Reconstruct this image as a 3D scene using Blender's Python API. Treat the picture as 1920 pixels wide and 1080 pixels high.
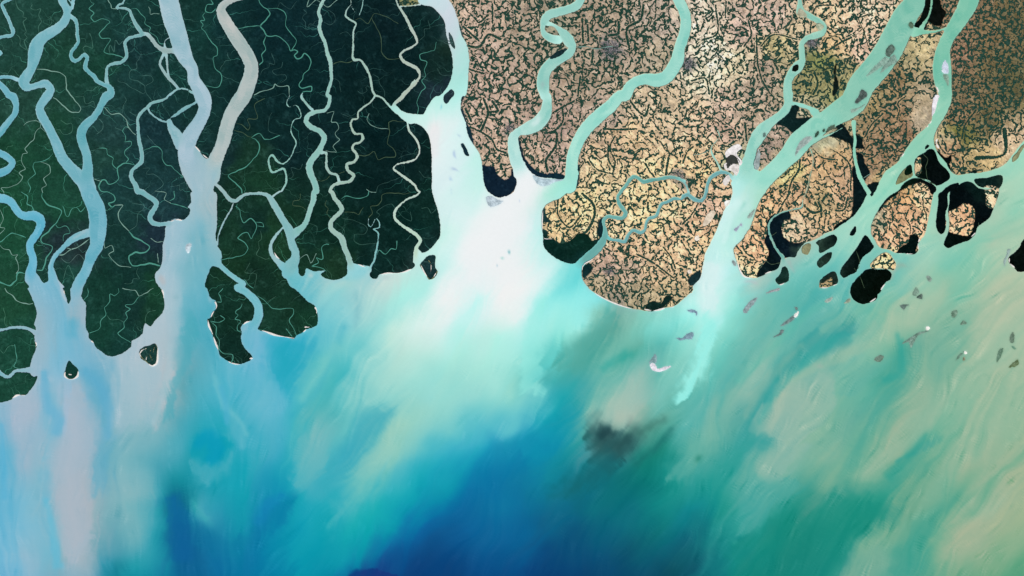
import bpy, math, numpy as np
# ------------------------------------------------------------------ camera, sky, sun, exposure
C=bpy.context; S=C.scene; col=S.collection
for o in list(bpy.data.objects): bpy.data.objects.remove(o)
cam=bpy.data.cameras.new('camera'); cam.lens=75; cam.sensor_width=36; cam.clip_start=1; cam.clip_end=6000
camera=bpy.data.objects.new('camera',cam); camera.location=(0,0,400); col.objects.link(camera); S.camera=camera
SUN_EL,SUN_AZ=math.radians(52),math.radians(140)          # morning sun in the south east, as seen from orbit
Wd=bpy.data.worlds.new('World'); S.world=Wd; Wd.use_nodes=True
nt=Wd.node_tree; bg=nt.nodes['Background']; sky=nt.nodes.new('ShaderNodeTexSky'); sky.sky_type='NISHITA'; sky.sun_disc=False
sky.sun_elevation=SUN_EL; sky.sun_rotation=SUN_AZ; nt.links.new(sky.outputs[0],bg.inputs[0]); bg.inputs[1].default_value=.05
sl=bpy.data.lights.new('sun','SUN'); sl.energy=3.6; sl.angle=math.radians(.5); sl.color=(1,.955,.875)
sun=bpy.data.objects.new('sun',sl); sun.rotation_euler=(math.pi/2-SUN_EL,0,math.pi-SUN_AZ); col.objects.link(sun)
S.view_settings.view_transform='Standard'; S.view_settings.look='None'; S.view_settings.exposure=0.0; S.view_settings.gamma=1
# map outlines, in the survey grid of the delta (10 grid steps = 1 km); '@c,r' picks a map sheet of 320x180 steps
# rivers: colour start > colour end | x,y,width ...
RIV='''
110,170,180|@0,0 150,-30,45 90,8,45 25,45,40 50,120,40 90,200,42 125,290,42 150,360,50 140,395,45 60,410,40 -60,440,45
124,180,190>116,176,190|@0,0 690,-1120,110 690,-60,110 715,0,125 760,90,115 755,150,85 740,220,100 650,320,115 520,400,130 430,480,150 400,580,165 380,680,135 352,780,105 300,860,130 270,920,125 300,985,90 360,980,72 430,960,80 520,945,95 573,1010,85 540,1075,110 @0,1 490,60,105 448,130,95 470,220,105 510,290,105 570,400,105 620,500,110 660,600,120 705,700,122 785,800,130 870,890,150 960,980,170
120,180,192|@0,0 800,-1120,60 830,-60,50 825,20,45 800,90,60
110,172,188|@0,0 210,900,45 110,870,45 40,868,40 -20,880,50 -60,900,60
105,172,188|@0,0 -60,900,60 -20,930,60 60,1010,75 120,1080,85 @0,1 128,0,90 183,100,68 170,200,72 115,270,68 60,340,80 10,400,90 -60,470,90
112,178,190|@0,0 -60,560,60 5,600,50 -60,640,60
100,172,192|@0,1 -80,600,90 -20,635,85 70,680,80 145,755,75 90,830,85 -20,875,100 -80,890,100
100,165,172>105,172,185|@0,0 770,170,60 800,190,50 850,225,45 868,300,40 872,400,40 885,470,38 850,530,45 805,590,45 800,640,45 845,690,45 900,660,40 950,618,42 985,650,45 970,700,48 960,760,50 1010,820,50 1060,860,50 1090,910,50 1150,945,45 1230,980,60 1250,1030,90 1225,1080,105 @0,1 1215,0,108 1150,90,85 1100,180,85 1050,250,85 980,310,100 930,380,110 915,460,110 935,540,110 965,620,100 985,720,105 988,800,118 980,900,140 970,980,190
106,172,188>108,177,198|@0,1 960,960,190 990,1040,190 @0,2 1000,0,185 1045,100,195 1088,200,200 1103,300,203 1103,400,203 1100,500,180 1090,600,155 1040,700,145 1000,800,120 962,900,115 905,1000,130 870,1080,130 @0,3 860,60,130
112,178,192>115,182,202|@0,2 1020,455,95 940,480,95 880,500,92 790,555,75 700,640,58 610,740,55 575,830,58 580,920,80 590,1000,95
120,165,168>115,172,176|@0,0 1405,-60,28 1400,10,28 1385,38,28 1335,60,28 1315,88,28 1400,95,28 1460,120,30 1480,170,35 1510,240,38 1560,320,45 1600,385,52 1510,415,40 1440,440,45 1405,490,40 1420,560,40 1425,640,42 1370,700,45 1270,720,40 1210,760,38 1200,820,38 1200,900,45 1210,960,50
150,175,175|@0,0 1600,380,55 1650,385,45 1700,430,45 1750,500,45 1810,550,50 1860,570,70 1920,575,60 @1,0 80,570,80
145,178,180|@0,0 1855,590,50 1825,650,34 1800,720,30 1840,800,34 1900,880,42 @1,0 30,930,30 90,1000,30
145,178,180|@0,0 1870,600,40 1880,680,28 1885,760,25 1898,870,30
150,178,180|@0,0 1860,540,30 1855,470,12 1880,440,10 1920,425,12
130,180,180|@1,0 -10,1070,30 90,1005,26 160,1000,20 240,1040,30 300,1060,50
152,190,200>160,190,205|@1,0 -25,-1120,220 -25,-20,222 22,200,225 88,400,205 145,600,190 190,690,150 238,760,130 262,900,140 320,1000,160 358,1080,180 @1,1 375,40,175 388,110,148 370,200,148 320,300,155 255,400,175 190,520,200 170,640,180 240,800,240
130,178,185>150,188,200|@1,1 -15,280,50 10,360,90 70,450,130 110,560,120
118,172,178|@0,1 1660,130,20 1680,175,22 1750,240,20 1820,280,20 1900,288,20 @1,1 0,250,16 60,215,38 150,150,46 230,105,35 310,60,32
178,184,180>170,188,188|@1,0 760,-1120,60 800,-25,60 760,-15,60 660,18,75 595,60,90 567,110,100 588,180,122 650,290,135 740,430,150 850,600,150 910,740,158 903,850,165 860,980,178 820,1080,185 @1,1 770,70,185 688,200,165 650,300,163 622,400,160 598,500,158 560,600,150 515,700,165 480,800,180
122,172,172>115,175,182|@1,0 -5,1060,25 @0,1 1860,35,30 1780,62,36 1720,75,38 1660,130,40 1590,190,40 1550,260,38 1555,340,38 1560,430,40 1570,520,46 1590,600,46 1600,690,50 1590,750,55 1530,800,45 1480,860,45 1478,920,48 1520,990,55 1562,1080,68 @0,2 1590,0,68 1650,40,58 1720,80,62 1765,130,56 1740,190,62 1700,250,62 1688,300,56 1720,348,58 1780,365,55 1860,360,50 1920,355,60 @1,2 30,360,60
105,180,200>100,178,205|@0,2 -80,60,110 -20,70,112 60,80,98 130,120,88 175,185,85 225,245,85 290,272,100 380,268,112 450,310,112 462,370,105 430,450,98 375,530,92 338,590,85 345,660,88 370,740,92 370,820,98 350,890,120 340,980,120
125,178,192|@0,3 -60,475,40 -20,475,38 60,465,32 130,450,32 220,445,35 300,455,35 350,475,42 400,505,60
125,178,190|@0,3 -60,900,60 -10,945,50 40,985,42 90,1005,38 130,980,40 170,940,40 230,930,45 300,925,60 360,925,80
145,180,182>125,185,190|@1,1 500,990,30 540,1020,38 600,1080,45 @1,2 600,0,45 640,60,45 690,100,48 740,100,45 790,60,42 840,32,36 940,20,36 1040,22,38 1105,50,50 1150,120,74 1200,200,76 1250,290,78 1300,370,84 1340,450,105 1350,520,90 1370,600,92 1405,680,90 1400,760,110 1350,840,150 1310,920,120
150,190,195|@1,2 1275,390,20 1220,450,30 1160,530,38 1128,600,38 1130,680,46 1180,760,50 1260,830,80
152,192,180>135,188,182|@1,0 1730,-60,40 1730,-20,40 1700,50,42 1665,140,40 1690,220,38 1675,310,42 1700,400,42 1745,500,40 1762,600,45 1800,700,45 1805,800,42 1810,900,40 1780,1000,42 1770,1080,42 @1,1 1780,0,42 1785,80,45 1740,160,45 1640,180,48 1550,220,55 1525,280,60 1580,350,60 1680,400,62 1730,460,60 1710,540,64 1670,620,72 1590,720,74 1560,800,80 1580,890,74 1620,980,68 1630,1080,72 @1,2 1625,0,70 1610,90,66 1570,200,60 1545,290,60 1500,380,68 1430,440,90 1370,490,105
135,182,170|@1,0 1480,1060,20 @1,1 1475,-10,24 1520,80,25 1590,155,30
150,185,175|@1,1 1690,640,44 1745,640,30 1755,720,28 1755,800,28 1800,870,30 1870,890,30 1898,960,35
165,185,165>150,188,180|@2,1 380,-15,22 370,20,22 320,80,22 250,130,22 190,190,22 185,258,22 130,265,24 110,300,26 135,400,26 160,430,25 230,430,25 245,480,30 220,520,32 140,550,32 125,590,30 170,650,30 180,700,32 150,740,36 65,775,36 70,830,38 140,900,40 100,960,40 0,980,36 @1,1 1895,985,40 1830,1010,40 1800,1080,40 @1,2 1805,0,42 1850,80,48 1900,140,50 1928,200,55 1880,260,54 1812,330,52 1800,400,54 1850,460,58 1920,510,66 @2,2 20,560,70 40,640,60 70,700,60 100,800,70 110,870,90
150,190,175>160,190,175|@2,0 90,-60,10 110,50,12 60,120,18 50,180,20 120,235,22 165,262,22 140,350,20 135,450,24 135,560,26 130,650,28 145,675,30 210,675,25 270,750,28 320,850,28 340,950,28 360,1040,22 385,1075,26 @2,1 420,5,20 480,40,20 520,90,20 560,130,24
120,185,170|@2,0 118,75,10 190,185,10 240,60,11 252,-40,12
165,190,175>178,190,175|@2,0 615,-60,20 615,-20,20 640,60,20 680,120,28 730,200,30 780,310,32 840,420,28 855,480,25 800,530,28 700,580,30 665,620,30 690,680,35 770,730,38 860,780,34 885,850,30 840,930,38 760,1010,46 700,1070,50 @2,1 680,20,50 610,80,40 575,125,34
180,195,175|@2,0 870,850,8 800,930,8 755,1010,12
172,192,165|@2,0 660,75,16 760,70,14 890,55,18
175,195,180>185,215,195|@2,1 745,300,22 762,390,24 820,460,22 870,540,20 878,640,20 840,710,22 740,745,24 620,780,20 588,815,20 650,870,25 760,950,28 830,1010,25 880,1080,22 @2,2 885,0,22 860,30,25 750,80,28 660,150,28 605,220,28 605,300,30 650,350,32 750,420,36 860,500,40 892,550,38 850,620,42 835,700,48 835,780,55
90,165,165>110,180,180|@2,2 310,300,8 310,380,10 325,395,10 395,300,10 435,370,14 430,400,16 365,420,20 415,460,20 415,540,18 405,620,22 388,700,28 370,780,25 330,850,28 320,890,36
115,185,192>112,185,200|@1,2 545,815,60 600,865,58 660,920,56 740,980,58 820,1040,66 @1,3 750,-5,78 840,40,85 920,110,90 970,170,92 990,230,98 990,310,105 960,390,105 920,450,120
140,185,192|@1,2 705,135,18 690,180,18 620,300,20 560,430,20 533,520,20 530,600,18
130,185,180>150,190,190|@1,2 1230,-5,26 1150,50,30
125,185,172|@1,1 1340,0,12 1310,100,11 1330,125,11 1410,105,12 1462,250,12 1400,265,12 1380,290,14 1355,400,14 1415,540,16 1385,610,16 1370,660,18 1250,765,20 1200,735,24 1140,665,24 1108,700,24 1110,780,25 1140,860,26 1280,825,26 1300,880,25 1300,980,26 1250,1070,28
148,204,193|@3,0 790,-1120,80 790,-60,85 770,10,90 720,70,100 620,112,95 500,140,100 410,175,105 365,235,90 345,300,50 355,370,60 430,430,85 520,450,100
148,204,193|@3,0 390,255,60 430,275,55 520,325,60 600,400,110 645,470,120 680,530,90 650,600,95 560,650,110 470,700,130 390,775,130 355,870,142 350,960,140 370,1080,105
148,206,194>192,232,228|@3,0 370,1075,105 @3,1 385,0,102 395,90,110 375,200,140 290,310,160 170,370,140 80,400,95 20,460,110 15,530,125 25,620,140 45,710,145 80,800,150 100,880,160
140,203,190>158,222,208|@4,0 -60,-1120,110 -80,-60,110 -35,20,120 30,180,120 35,300,125 5,430,125 @3,0 1885,540,125 1860,680,150 1800,790,150 1720,880,150 1620,905,150 1500,890,125 1390,925,115 1325,980,125 1265,1080,130 @3,1 1235,0,132 1105,120,145 960,240,155 865,335,150 780,450,140 720,570,135 682,700,135 670,850,142 668,930,150 640,1010,180
100,160,155>105,170,165|@3,1 1940,962,34 1840,920,32 1760,915,42 1650,935,38 1550,950,46 1480,965,42 1430,930,38 1380,905,38 1330,940,42 1290,1000,42 1225,1080,40 @3,2 1190,60,34 1200,120,42 1240,180,46 1280,240,48 1250,290,44 1150,285,42 1070,280,42 1030,320,38 1040,390,34 1050,470,55 1010,570,85 950,650,95 880,710,95 800,780,90 750,830,100
105,165,168|@3,2 1055,490,50 1100,530,34 1200,545,34 1270,562,38 1300,500,38 1370,430,38 1450,458,38 1490,430,34 1510,350,36 1540,300,36 1620,270,36 1650,200,34 1680,140,38 1750,110,42 1820,75,40 1920,70,36 @4,2 0,68,38 60,30,40 100,62,46 160,95,44 210,98,44 245,60,40 265,0,36 @4,1 268,1060,38 280,1000,40 310,930,42 370,882,50 440,860,42 510,872,34 565,930,50
110,160,160|@3,1 1880,935,26 @4,1 -10,950,22 50,1030,25 70,1090,30
150,205,190|@4,1 432,845,20 390,750,18 330,650,16 320,590,10 370,520,9 415,460,9 395,390,8
128,192,172>136,198,178|@5,0 700,-1120,200 700,-60,220 690,40,240 600,160,270 515,330,300 400,560,310 260,760,300 100,950,300 @4,1 1910,80,290 1800,160,270 1670,235,225
135,202,182>160,224,208|@4,1 1720,210,250 1600,290,230 1480,370,240 1350,470,270 1235,610,250 1080,750,250 930,870,280 800,980,330
138,190,170>150,212,198|@4,0 1310,-60,45 1312,-20,45 1320,30,48 1330,140,100 1400,165,70 1460,200,65 1540,245,65 1590,300,60 1565,370,80 1500,400,80 1400,430,60 1345,490,62 1340,580,72 1345,680,75 1290,760,125 1220,840,95 1185,930,95 1182,1020,105 1188,1080,110 @4,1 1190,60,95 1165,150,100 1100,225,105 970,320,120 890,400,155 825,500,150 790,600,150 755,700,140 725,800,170 700,900,250
150,215,200|@4,1 1235,85,46 1340,108,50 1430,148,60 1490,185,90
122,192,168>124,194,170|@5,0 1310,-1120,220 1320,-60,222 1300,20,215 1240,150,195 1150,290,170 1060,440,150 1010,570,160 998,700,200 1000,820,215 1015,950,185 1035,1080,150 @5,1 1020,60,145
118,192,165|@5,0 680,360,120 760,360,70 820,362,44 900,358,30 1000,335,26 1090,310,46
118,185,155|@5,0 880,-60,30 878,80,28 850,180,26 800,265,40 765,325,60
140,210,185|@5,1 5,300,60 12,420,34 22,510,34 10,600,36 18,700,38 40,800,40 70,900,50 120,1000,50 175,1090,55
90,150,145>100,175,165|@4,2 1350,100,10 1345,165,18 1240,200,14 1100,240,20 1020,290,25 972,360,25 975,450,25 1010,550,28 1040,620,28 1090,690,30 1128,735,40 1120,810,50
130,150,125|@4,1 1440,600,9 1470,700,9 1435,900,9 1390,1080,9 @4,2 1350,100,9
150,205,185|@4,1 1450,545,26 1560,472,30 1680,425,22 1800,362,9
'''
SEA='''@abs -220,760 0,755 20,750 33,741 47,741 58,730 68,714 70,706 @0,3 380,1000 340,960 338,905 350,830 380,740 410,660 395,600 390,530 400,495 405,465 385,400 400,350 412,310 410,250 385,170 350,80 315,0 @0,2 320,1080 290,990 288,920 330,860 400,905 440,950 500,1025 540,1000 560,950 580,900 605,850 625,900 660,990 720,1080 @0,3 715,0 730,60 745,100 775,178 790,150 800,0 930,0 910,80 940,135 955,150 970,300 975,470 1000,515 1000,560 1050,605 1090,680 1140,710 1200,755 1270,770 1320,755 1360,745 1440,690 1480,655 1480,605 1540,565 1600,520 1635,400 1690,430 1750,360 1830,270 1850,190 1840,90 1810,10 @0,2 1800,1080 1745,980 1745,920 1800,860 1820,800 1830,700 1830,600 1855,500 1865,400 1900,350 @1,2 0,325 80,298 140,315 185,285 215,190 195,180 230,120 238,0 @1,1 240,1080 210,1030 130,880 90,720 80,600 40,500 150,480 265,550 415,705 500,620 600,700 570,800 565,880 540,970 500,1010 490,1080 @1,2 495,0 522,180 525,370 512,500 530,610 575,680 578,770 560,850 470,840 430,920 400,1000 398,1080 @1,3 400,0 430,50 450,110 510,150 520,220 470,290 450,340 420,350 415,400 450,480 490,580 540,690 560,760 620,810 690,845 760,860 840,840 910,805 920,780 870,720 810,640 790,570 800,490 790,460 810,410 850,380 900,370 960,400 975,460 1060,490 1180,530 1300,550 1390,568 1420,530 1480,505 1530,460 1580,450 1640,420 1658,360 1650,290 1620,200 1540,150 1470,80 1390,10 @1,2 1365,1080 1280,930 1200,820 1300,850 1430,830 1450,930 1480,950 1510,930 1525,860 1600,890 1740,890 1690,930 1740,970 1830,990 1920,970 @2,2 40,950 65,920 70,820 135,800 200,815 270,830 320,840 345,870 320,930 340,970 400,975 420,935 500,915 600,910 700,900 780,870 815,850 815,700 820,650 860,640 910,685 960,670 1030,610 1110,490 1112,380 1100,280 1075,170 1040,60 1020,-10 @2,1 1020,960 1015,700 1005,540 970,420 900,340 830,312 770,320 740,305 720,290 640,220 560,130 600,105 680,165 740,190 850,205 915,208 970,120 1080,0 @2,0 1090,1080 1170,1010 1230,900 1255,750 1245,620 1210,500 1180,380 1160,240 1100,150 1020,80 910,55 880,40 860,0 855,-960 1180,-960 1215,0 1250,60 1310,200 1350,380 1420,520 1440,650 1430,850 1420,1000 1390,1080 @2,1 1385,0 1345,130 1400,300 1430,440 1475,530 1550,640 1580,740 1595,860 1605,960 1655,1080 @2,2 1690,25 1770,65 1860,45 1920,15 @3,1 50,1000 40,890 10,820 60,760 140,740 170,800 230,870 320,915 450,925 590,935 680,900 745,850 735,950 700,1010 640,1070 @3,2 550,70 450,110 380,150 350,200 340,400 355,530 355,600 400,670 500,750 600,795 700,805 760,770 870,790 800,830 782,900 790,970 860,1080 @3,3 860,0 950,70 1100,150 1300,220 1450,250 1600,260 1700,225 1800,215 1850,190 1920,130 @4,3 60,80 120,20 @4,2 115,1080 200,960 215,900 240,760 250,700 300,600 370,450 420,330 480,180 540,80 @4,1 560,1080 550,960 640,930 760,900 900,930 960,1000 940,1080 @4,2 940,0 860,120 810,260 760,400 650,560 575,640 600,750 640,870 690,950 780,968 880,950 980,900 1060,870 1110,790 1180,735 1270,735 1290,680 1330,620 1370,575 1480,540 1600,470 1700,430 1800,360 1920,270 @5,2 80,170 150,40 170,0 205,48 240,0 @5,1 290,980 350,860 500,740 530,690 620,560 740,420 800,370 870,290 900,200 920,100 950,0 1100,0 1060,180 1000,280 930,400 905,500 940,620 1050,760 1100,850 1150,885 1300,870 1450,860 1600,820 1700,770 1800,650 1920,500 @abs 1960,240 2140,180 2140,1300 -220,1300'''
# islands: name;kind of cover (c canopy, f farmland, m mud);label|outline
ISL='''
river_island;f;pale farmland island with a black wooded head where two green rivers join|@4,1 1240,120 1260,105 1330,130 1420,160 1440,200 1420,260 1330,340 1255,400 1210,450 1150,540 1120,590 1040,690 960,770 900,825 865,850 840,830 805,800 820,700 840,600 880,550 940,490 1000,370 1070,300 1180,210 1220,160
river_island;c;black triangular mangrove island with a tan western strip inside a fork of green channels|@5,1 860,600 890,600 960,740 1085,890 1085,925 1030,970 940,1008 850,950 760,925 700,895 690,850 690,760 720,690 790,650
river_island;c;tiny black oval islet just above the point of the triangular black island|@5,1 835,550 855,560 830,590 805,605 815,575
river_island;m;olive mud island with a round black grove at its upper end|@5,1 650,775 665,850 670,890 600,940 510,990 480,1000 500,930 570,830
river_island;f;large round orange farmland island with black wood along its north and south edges|@5,1 690,928 850,975 930,1030 925,1080 @5,2 920,0 890,80 860,230 830,370 800,480 740,560 720,600 735,650 690,700 580,690 480,685 400,650 290,620 240,540 205,480 200,400 240,280 300,180 360,100 440,30 520,-20 @5,1 560,1000
river_island;c;black diamond mangrove island south west of the round orange island|@5,2 140,490 200,560 230,620 200,660 100,740 60,820 30,900 @4,2 1870,940 1810,968 1775,930 1790,860 1860,770 1915,690 @5,2 50,620 80,570
sea_island;c;big rounded black island with a white beach on its lower east side|@5,2 190,870 300,875 400,885 430,930 410,990 370,1010 340,1050 320,1080 @5,3 320,10 300,50 270,80 270,110 180,165 100,180 40,160 0,130 @4,3 1895,90 1890,20 @4,2 1900,1060 @5,2 50,970 100,920 140,880
sea_island;m;small olive island with a bright tan field under the round orange island|@5,2 190,840 240,760 310,700 350,680 400,690 440,740 480,830 460,880 400,872 300,860 195,850
river_island;c;long narrow black island like a finger pointing down between two channels|@5,1 1000,1080 1050,1030 1130,990 1190,985 1150,1040 1090,1070 @5,2 1068,10 1062,150 1035,250 1040,400 1010,465 985,475 950,440 935,380 940,260 960,100 965,20
sea_island;c;wide black mangrove island wrapped around an orange field, furthest east of the delta front|@5,1 1095,1078 1150,1045 1220,985 1300,965 1350,985 1400,1035 1500,1055 1640,1045 @5,2 1630,30 1600,130 1570,200 1530,290 1450,350 1400,390 1370,470 1300,540 1210,575 1140,600 1060,632 1020,600 1040,530 1070,460 1080,380 1070,220 1085,100 1090,10
river_island;c;black wedge island on the north rim of the wide black island|@5,1 1360,950 1500,925 1680,910 1680,960 1640,1040 1500,1028 1440,1028 1390,1000
river_island;m;slim olive islet along the channel at the east edge|@5,1 1925,570 1880,640 1850,700 1790,745 1790,700 1840,640 1900,560 1960,520
sea_island;c;black island with an olive shore and white beach cut by the right edge|@5,2 1990,520 1920,540 1860,640 1800,700 1750,740 1750,790 1810,850 1850,895 1890,900 1990,860
river_island;m;grey green oval mudbank islet beside the dark wooded bank|@4,2 1342,640 1360,605 1440,582 1440,640 1395,705 1350,690
river_island;c;black slanted block island below the round farmland, with a square corner|@4,2 1500,580 1600,520 1710,485 1730,500 1715,590 1640,640 1540,685 1532,610
sea_island;c;leaf shaped islet, dark at its lower tip and olive at the other|@4,2 1510,800 1560,740 1680,680 1660,760 1600,820 1540,855 1515,830
sea_island;c;cone shaped dark islet with a white beach along its base|@4,2 1045,995 1100,930 1130,850 1160,840 1185,880 1195,965 1195,990 1130,1030 1085,1045
sea_island;f;small tan topped island with a black edge and white southern shore|@4,2 1545,1010 1600,950 1720,900 1740,950 1745,1020 1700,1050 1600,1078 1540,1075
river_island;c;small black islet to the west of the black diamond island's north end|@4,2 1885,490 1915,420 @5,2 25,385 30,440 0,490
river_island;c;black oval islet in the narrow green river next to a grey town|@4,0 1235,800 1250,750 1300,730 1302,780 1270,805
river_island;f;grey tan oval islet in a tight bend of the green river|@3,0 368,320 390,300 480,310 522,380 400,352
river_island;c;thin dark slanting islet below the same river's second bend|@3,0 425,665 500,600 612,560 590,590 480,655
river_island;c;thin upright black sliver in the milky river beside the dark forest|@2,0 1220,370 1240,400 1272,550 1250,530
river_island;c;dark wedge islet where the milky river opens into the estuary|@2,0 1250,1010 1270,1030 1265,1080 @2,1 1250,10 1175,90 1150,50 1160,0 @2,0 1190,1050
river_island;c;small dark comma islet in the white estuary near the tan bank|@2,1 1348,545 1375,533 1392,560 1430,680 1400,670 1370,600
sea_island;m;pointed dark islet on a grey mud tail with white rims|@2,2 890,810 920,780 980,720 1050,715 1060,850 1082,890 1040,970 990,990 950,930
sea_island;c;small green teardrop island with a white beach at its base|@0,3 785,822 830,870 875,910 885,960 870,1005 820,1025 760,1018 728,985 735,940
sea_island;m;pear shaped dark island ringed by a white beach and streaked with white|@0,3 1568,720 1600,680 1680,650 1750,630 1778,700 1770,760 1745,875 1720,882 1640,830 1580,780
river_island;c;thin dark sliver splitting the blue river at the upper left|@0,0 752,-40 768,-5 800,60 795,78 775,55 752,0
river_island;c;black dot islet at the mouth of the wooded river's side creek|@5,0 1,1 2,1 2,2
'''
CAN='''@2,1 1600,780 1640,800 1700,790 1760,900 1850,950 1920,870 @3,1 0,830 45,900 60,1010 0,1080 @3,2 -20,20 @2,2 1770,90 1690,40 @2,1 1650,1090 1590,950
@2,1 1335,130 1355,150 1410,300 1445,370 1485,545 1430,460 1385,300
@3,1 80,470 110,600 140,700 200,780 290,850 380,880 500,870 600,918 590,945 450,935 320,930 220,880 130,790 90,690
@3,1 730,1020 752,930 747,780 735,820 745,900 740,960 670,1050
@3,2 360,540 450,530 540,580 640,560 760,470 850,480 900,550 980,530 960,590 870,680 760,770 720,820 600,810 500,770 400,700 340,600
@3,2 965,400 990,310 1030,285 1025,340 1055,430 1000,530 970,480
@3,2 790,900 830,820 890,810 900,850 850,940 810,970
@3,2 350,130 400,300 430,330 370,340 330,280
@3,2 345,420 380,430 400,500 370,530 340,520
@3,3 1500,230 1540,170 1600,150 1670,180 1740,90 1800,100 1720,200 1580,262
@4,1 1250,95 1302,120 1270,240 1440,250 1255,420 1160,350 1060,310 1180,200 1220,150
@4,1 1640,440 1750,370 1700,320 1770,310 1850,380 1920,490 @5,1 0,430 20,430 100,490 100,550 130,590 20,590 20,620 100,660 120,740 180,870 120,950 60,800 30,650 0,720 @4,1 1915,700 1880,540 1760,480
@5,1 140,1035 290,975 260,1080 205,1130 150,1080
@4,2 1130,280 1100,250 1200,230 1200,310 1150,310
@4,2 925,560 950,470 955,330 1000,270 1100,250 1140,290 1110,380 1130,500 1200,560 1300,580 1380,560 1310,690 1270,750 1140,740 1110,810 1050,880 900,950 835,950 840,920 880,850 940,780 970,660
@5,2 -20,300 80,190 160,40 170,-10 @5,1 150,1060 60,900 30,780 5,800 0,1000 @4,2 1915,150 1905,250 1700,420 1700,440
@4,2 60,1000 110,930 200,885 195,960 130,1045 75,1040
@4,1 490,720 520,670 600,680 645,750 560,770 500,800
@5,0 810,-160 880,-160 870,0 850,150 790,260 760,330 690,345 688,290 760,200 790,80
@5,0 880,-160 960,-160 975,20 990,80 1040,140 1000,230 990,280 920,290 840,240 800,340 780,330 850,160
@5,1 765,690 790,640 860,590 900,600 1100,880 1085,940 1030,980 940,1015 830,965 755,940
@5,1 950,620 1050,700 1095,665 1070,770 1040,760
@5,1 1300,865 1330,850 1390,842 1370,875
@5,1 575,890 580,840 640,770 670,850 620,890
@5,2 285,240 330,160 430,60 500,20 400,0 300,150
@5,1 470,1090 620,950 700,905 800,955 940,1020 930,1090 @5,2 890,25 840,-60 @5,1 760,970 700,985 620,1010 540,1060
@5,2 640,490 720,490 735,560 705,640 700,710 480,690 540,620 620,570
@5,2 1360,0 1470,0 1490,150 1575,180 1540,300 1400,400 1300,545 1180,590 1060,640 1010,600 1050,520 1080,460 1180,490 1290,500 1340,440 1370,300 1365,180 1300,130 1230,130 1150,190 1060,222 1080,0 @5,1 1080,1085 1210,980 1310,960 1360,985 1420,1040
@4,2 1700,900 1735,900 1750,1030 1690,1050 1680,960 1550,1020 1540,1000 1600,940
@5,2 335,710 350,695 375,715 370,735
@5,2 1890,570 1990,500 1990,880 1890,905 1820,850 1800,800 1850,680
@2,2 925,830 960,800 1000,810 1008,880 1005,970 990,985 960,930 930,880
@0,3 785,822 830,870 872,910 865,950 810,978 765,965 745,945
@0,3 755,975 800,990 860,975 855,1005 815,1018
@0,3 1650,760 1680,690 1740,640 1765,700 1755,770 1740,865 1720,870 1640,820
@4,0 1700,1080 1750,980 1740,900 1700,820 1730,700'''
FARM='''@5,1 695,890 690,760 720,690 755,685 765,740 755,880 730,900
@0,0 9900,0 9901,0 9901,1
@5,2 1470,-60 1640,-40 1620,60 1590,160 1570,185 1490,150 1490,60
@5,2 1068,220 1150,190 1230,130 1330,150 1365,200 1360,350 1330,450 1290,495 1180,480 1060,440'''
# prominent tree lined channels on the farmland: width|line
BEL='''22|@3,0 790,210 800,480
20|@3,0 850,280 860,460
22|@3,0 910,560 900,700
26|@3,0 1200,250 1190,380 1090,400
26|@3,0 1480,60 1440,230 1300,310 1320,560
20|@3,0 770,860 740,1080
26|@3,1 430,420 490,410 490,560 380,740 400,850
20|@3,1 450,200 560,130 700,60
20|@3,1 570,150 570,290 480,390 370,420
16|@3,1 860,700 950,820 1140,880
22|@3,1 1330,50 1390,140 1500,220 1540,100
18|@3,1 1080,520 1100,750 1150,820
18|@3,1 1160,450 1100,580 1160,750 1130,880
20|@3,1 1500,760 1560,860 1610,920
24|@3,1 1760,700 1730,890
20|@3,1 1030,370 1200,380 1400,370
22|@3,1 1060,300 1050,370
30|@3,2 790,20 920,150 930,250 830,450 700,530
18|@3,2 520,60 520,260 650,400 780,260
18|@3,2 1400,700 1560,780 1820,970
16|@3,2 1700,620 1780,720 1840,860
20|@3,2 1530,120 1540,220 1620,230
22|@2,1 1450,350 1600,420 1700,500 1750,600 1850,640
26|@2,1 1600,30 1650,180 1580,380
26|@2,1 1400,150 1460,280
26|@2,1 1670,180 1760,170 1700,60
26|@2,0 1400,510 1550,530 1660,390 1790,440
22|@2,0 1500,200 1540,250 1650,170
22|@2,0 1370,300 1550,460
20|@2,0 1700,50 1700,260
22|@2,0 1440,780 1600,830
18|@4,0 370,60 370,400 220,450
18|@4,0 830,400 850,750 900,920 980,1050
18|@4,0 740,240 770,400 690,520
18|@4,0 100,910 250,880 300,1060
16|@4,0 490,10 480,200
24|@4,0 1480,820 1520,940 1470,1060
14|@4,0 880,520 1000,400 1310,450
18|@4,0 1650,560 1760,490 1900,420
16|@4,0 1420,480 1520,70 1700,60
18|@4,1 0,760 60,620 120,570
18|@4,1 430,410 560,380 590,470 530,470
22|@4,1 700,300 720,500
18|@4,1 1450,570 1560,690 1740,720
18|@4,1 1550,560 1740,640 1870,760 1890,1060
20|@4,1 1190,1080 1230,950 1310,820 1320,720
18|@4,2 1070,240 1110,160 1210,0
26|@4,2 1400,190 1470,235 1560,200 1530,120
16|@4,2 180,120 90,270 0,360
18|@4,2 1720,210 1800,210 1860,60
14|@5,1 520,140 500,90 590,0
14|@5,1 520,160 490,270
14|@5,1 130,460 200,330 330,200
16|@5,1 700,130 800,180 840,40
18|@5,1 1220,480 1250,340 1380,160
14|@5,1 950,380 960,540 1050,650 1150,640
50|@5,1 1700,380 1700,650 1380,700
14|@5,2 620,200 590,300 640,380 640,460
12|@5,2 780,60 790,180 820,260 820,320
14|@5,2 450,360 520,440
14|@5,0 1250,760 1200,880
14|@4,0 1650,400 1750,420 1820,500'''
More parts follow.
